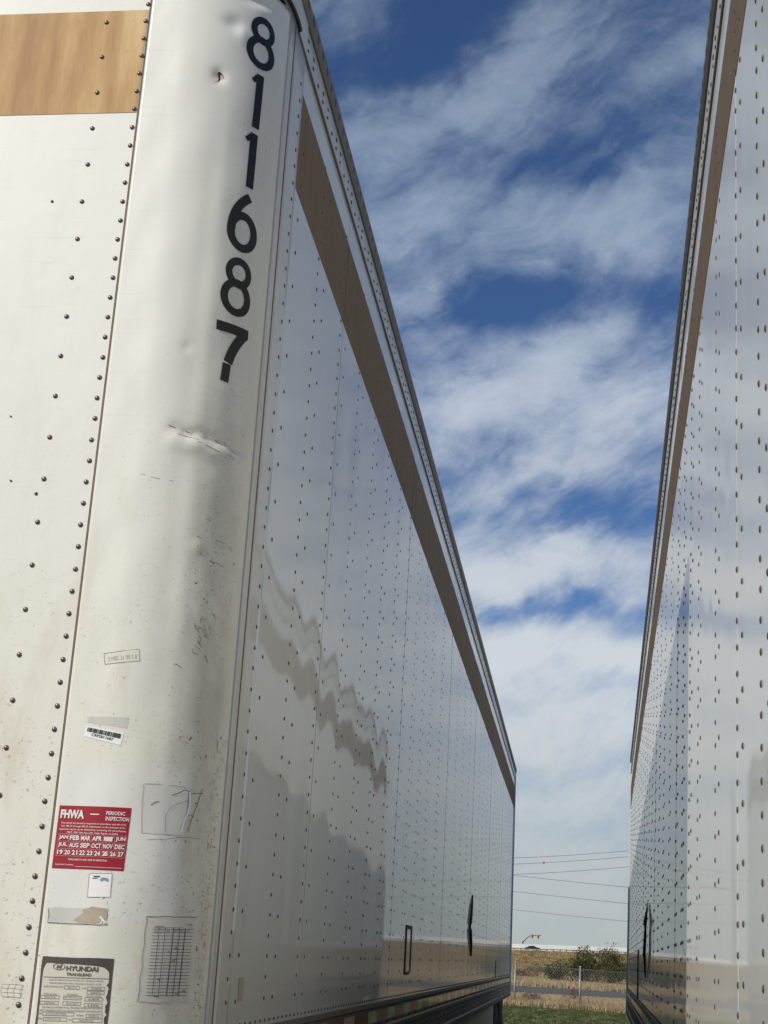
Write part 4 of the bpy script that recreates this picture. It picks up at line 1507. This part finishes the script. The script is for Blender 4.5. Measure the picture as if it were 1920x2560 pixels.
tag(o, 'small orange-red marker ball on the second power line', 'marker ball')

# ------------------------------------------------------------------ traffic signal beyond the highway
sx, sy = 57.0, 500.0
sz = zground(sx, sy)
root = empty('traffic_signal', (sx, sy, sz))
tag(root, 'grey traffic signal mast with a curved arm and orange signal heads', 'traffic signal')
zt = 1.49 + .0112 * 500 - sz
za = 1.49 + .0163 * 500 - sz
MB().tube([(0, 0, -.3), (0, 0, zt + .5)], [.20, .15], 10).obj('mast', MT['steel'], root, True)
MB().tube([(0, 0, zt), (.5, 0, zt + .7), (1.3, 0, zt + 1.6), (2.2, 0, za - .25), (3.2, 0, za - .02), (4.6, 0, za + .12), (6.3, 0, za + .2)], [.15, .14, .13, .12, .10, .09, .08], 8).obj('arm', MT['steel'], root, True)
m_or = plain('orange_signal_housing', (.75, .30, .07), .5, 0, .08, 8)
for x in (3.1, 5.1):
    m = MB().box(x - .35, x + .35, -.28, -.10, za - .75, za + .35)
    m.box(x - .42, x + .42, -.10, -.04, za - .82, za + .42)
    h = m.obj('signal_head', m_or, root)
    for dz, mt in ((.17, MT['sticker_red']), (-.18, MT['black']), (-.53, MT['black'])):
        MB().lathe([(-.40, .15), (-.30, .14), (-.29, .001)], (x, 0, za + dz), 'y', 12).obj('lens', mt, h)

# ------------------------------------------------------------------ car on the highway
cxp, cyp = 51.5, 427.0
root = empty('car', (cxp, cyp, zdeck(cxp) + .02), (0, math.radians(-1.9), 0))
tag(root, 'dark grey car driving on the raised highway', 'car')
body = [(-2.2, .35), (-2.25, .70), (-2.15, .95), (-1.55, 1.02), (-.95, 1.42), (.35, 1.47), (1.15, 1.08), (2.05, .88), (2.28, .62), (2.25, .35)]
M_CAR = plain('dark_car_paint', (.045, .050, .062), .25, .3, .1, 3, coat=1.0)
M_SILL = plain('silver_car_trim', (.45, .46, .48), .35, .3, .1, 3)
M_GLASS = plain('dark_car_glass', (.02, .023, .028), .08, 0, .1, 3)
k = len(body)
m = MB()
vs = [(x, y * (1.0 if z < 1.05 else .82), z) for y in (-.9, .9) for x, z in body]
m.add(vs, [(i, (i + 1) % k, (i + 1) % k + k, i + k) for i in range(k)] + [tuple(range(k)), tuple(range(k, 2 * k))])
m.obj('body', M_CAR, root)
MB().box(-2.1, 2.15, -.925, -.905, .36, .56).obj('sill', M_SILL, root)
for pts in ([(-1.35, 1.08), (-.90, 1.37), (-.25, 1.40), (-.25, 1.06)], [(-.15, 1.06), (-.15, 1.40), (.32, 1.41), (.98, 1.08)]):
    m = MB()
    m.add([(x, -.80 - (.09 if z < 1.2 else 0), z) for x, z in pts] + [(x, -.76 - (.09 if z < 1.2 else 0), z) for x, z in pts], [(0, 1, 2, 3), (4, 7, 6, 5), (0, 4, 5, 1), (1, 5, 6, 2), (2, 6, 7, 3), (3, 7, 4, 0)])
    m.obj('window', M_GLASS, root)
for x in (-1.4, 1.45):
    for y in (-.82, .82):
        w = MB().lathe([(-.1, .20), (-.1, .31), (-.07, .33), (.07, .33), (.1, .31), (.1, .20)], (x, y, .33), 'y', 18).obj('wheel', MT['tyre'], root, True)
        MB().lathe([(-.08, .2), (-.05, .001)], (x, y, .33), 'y', 14).obj('rim', MT['rim'], w)
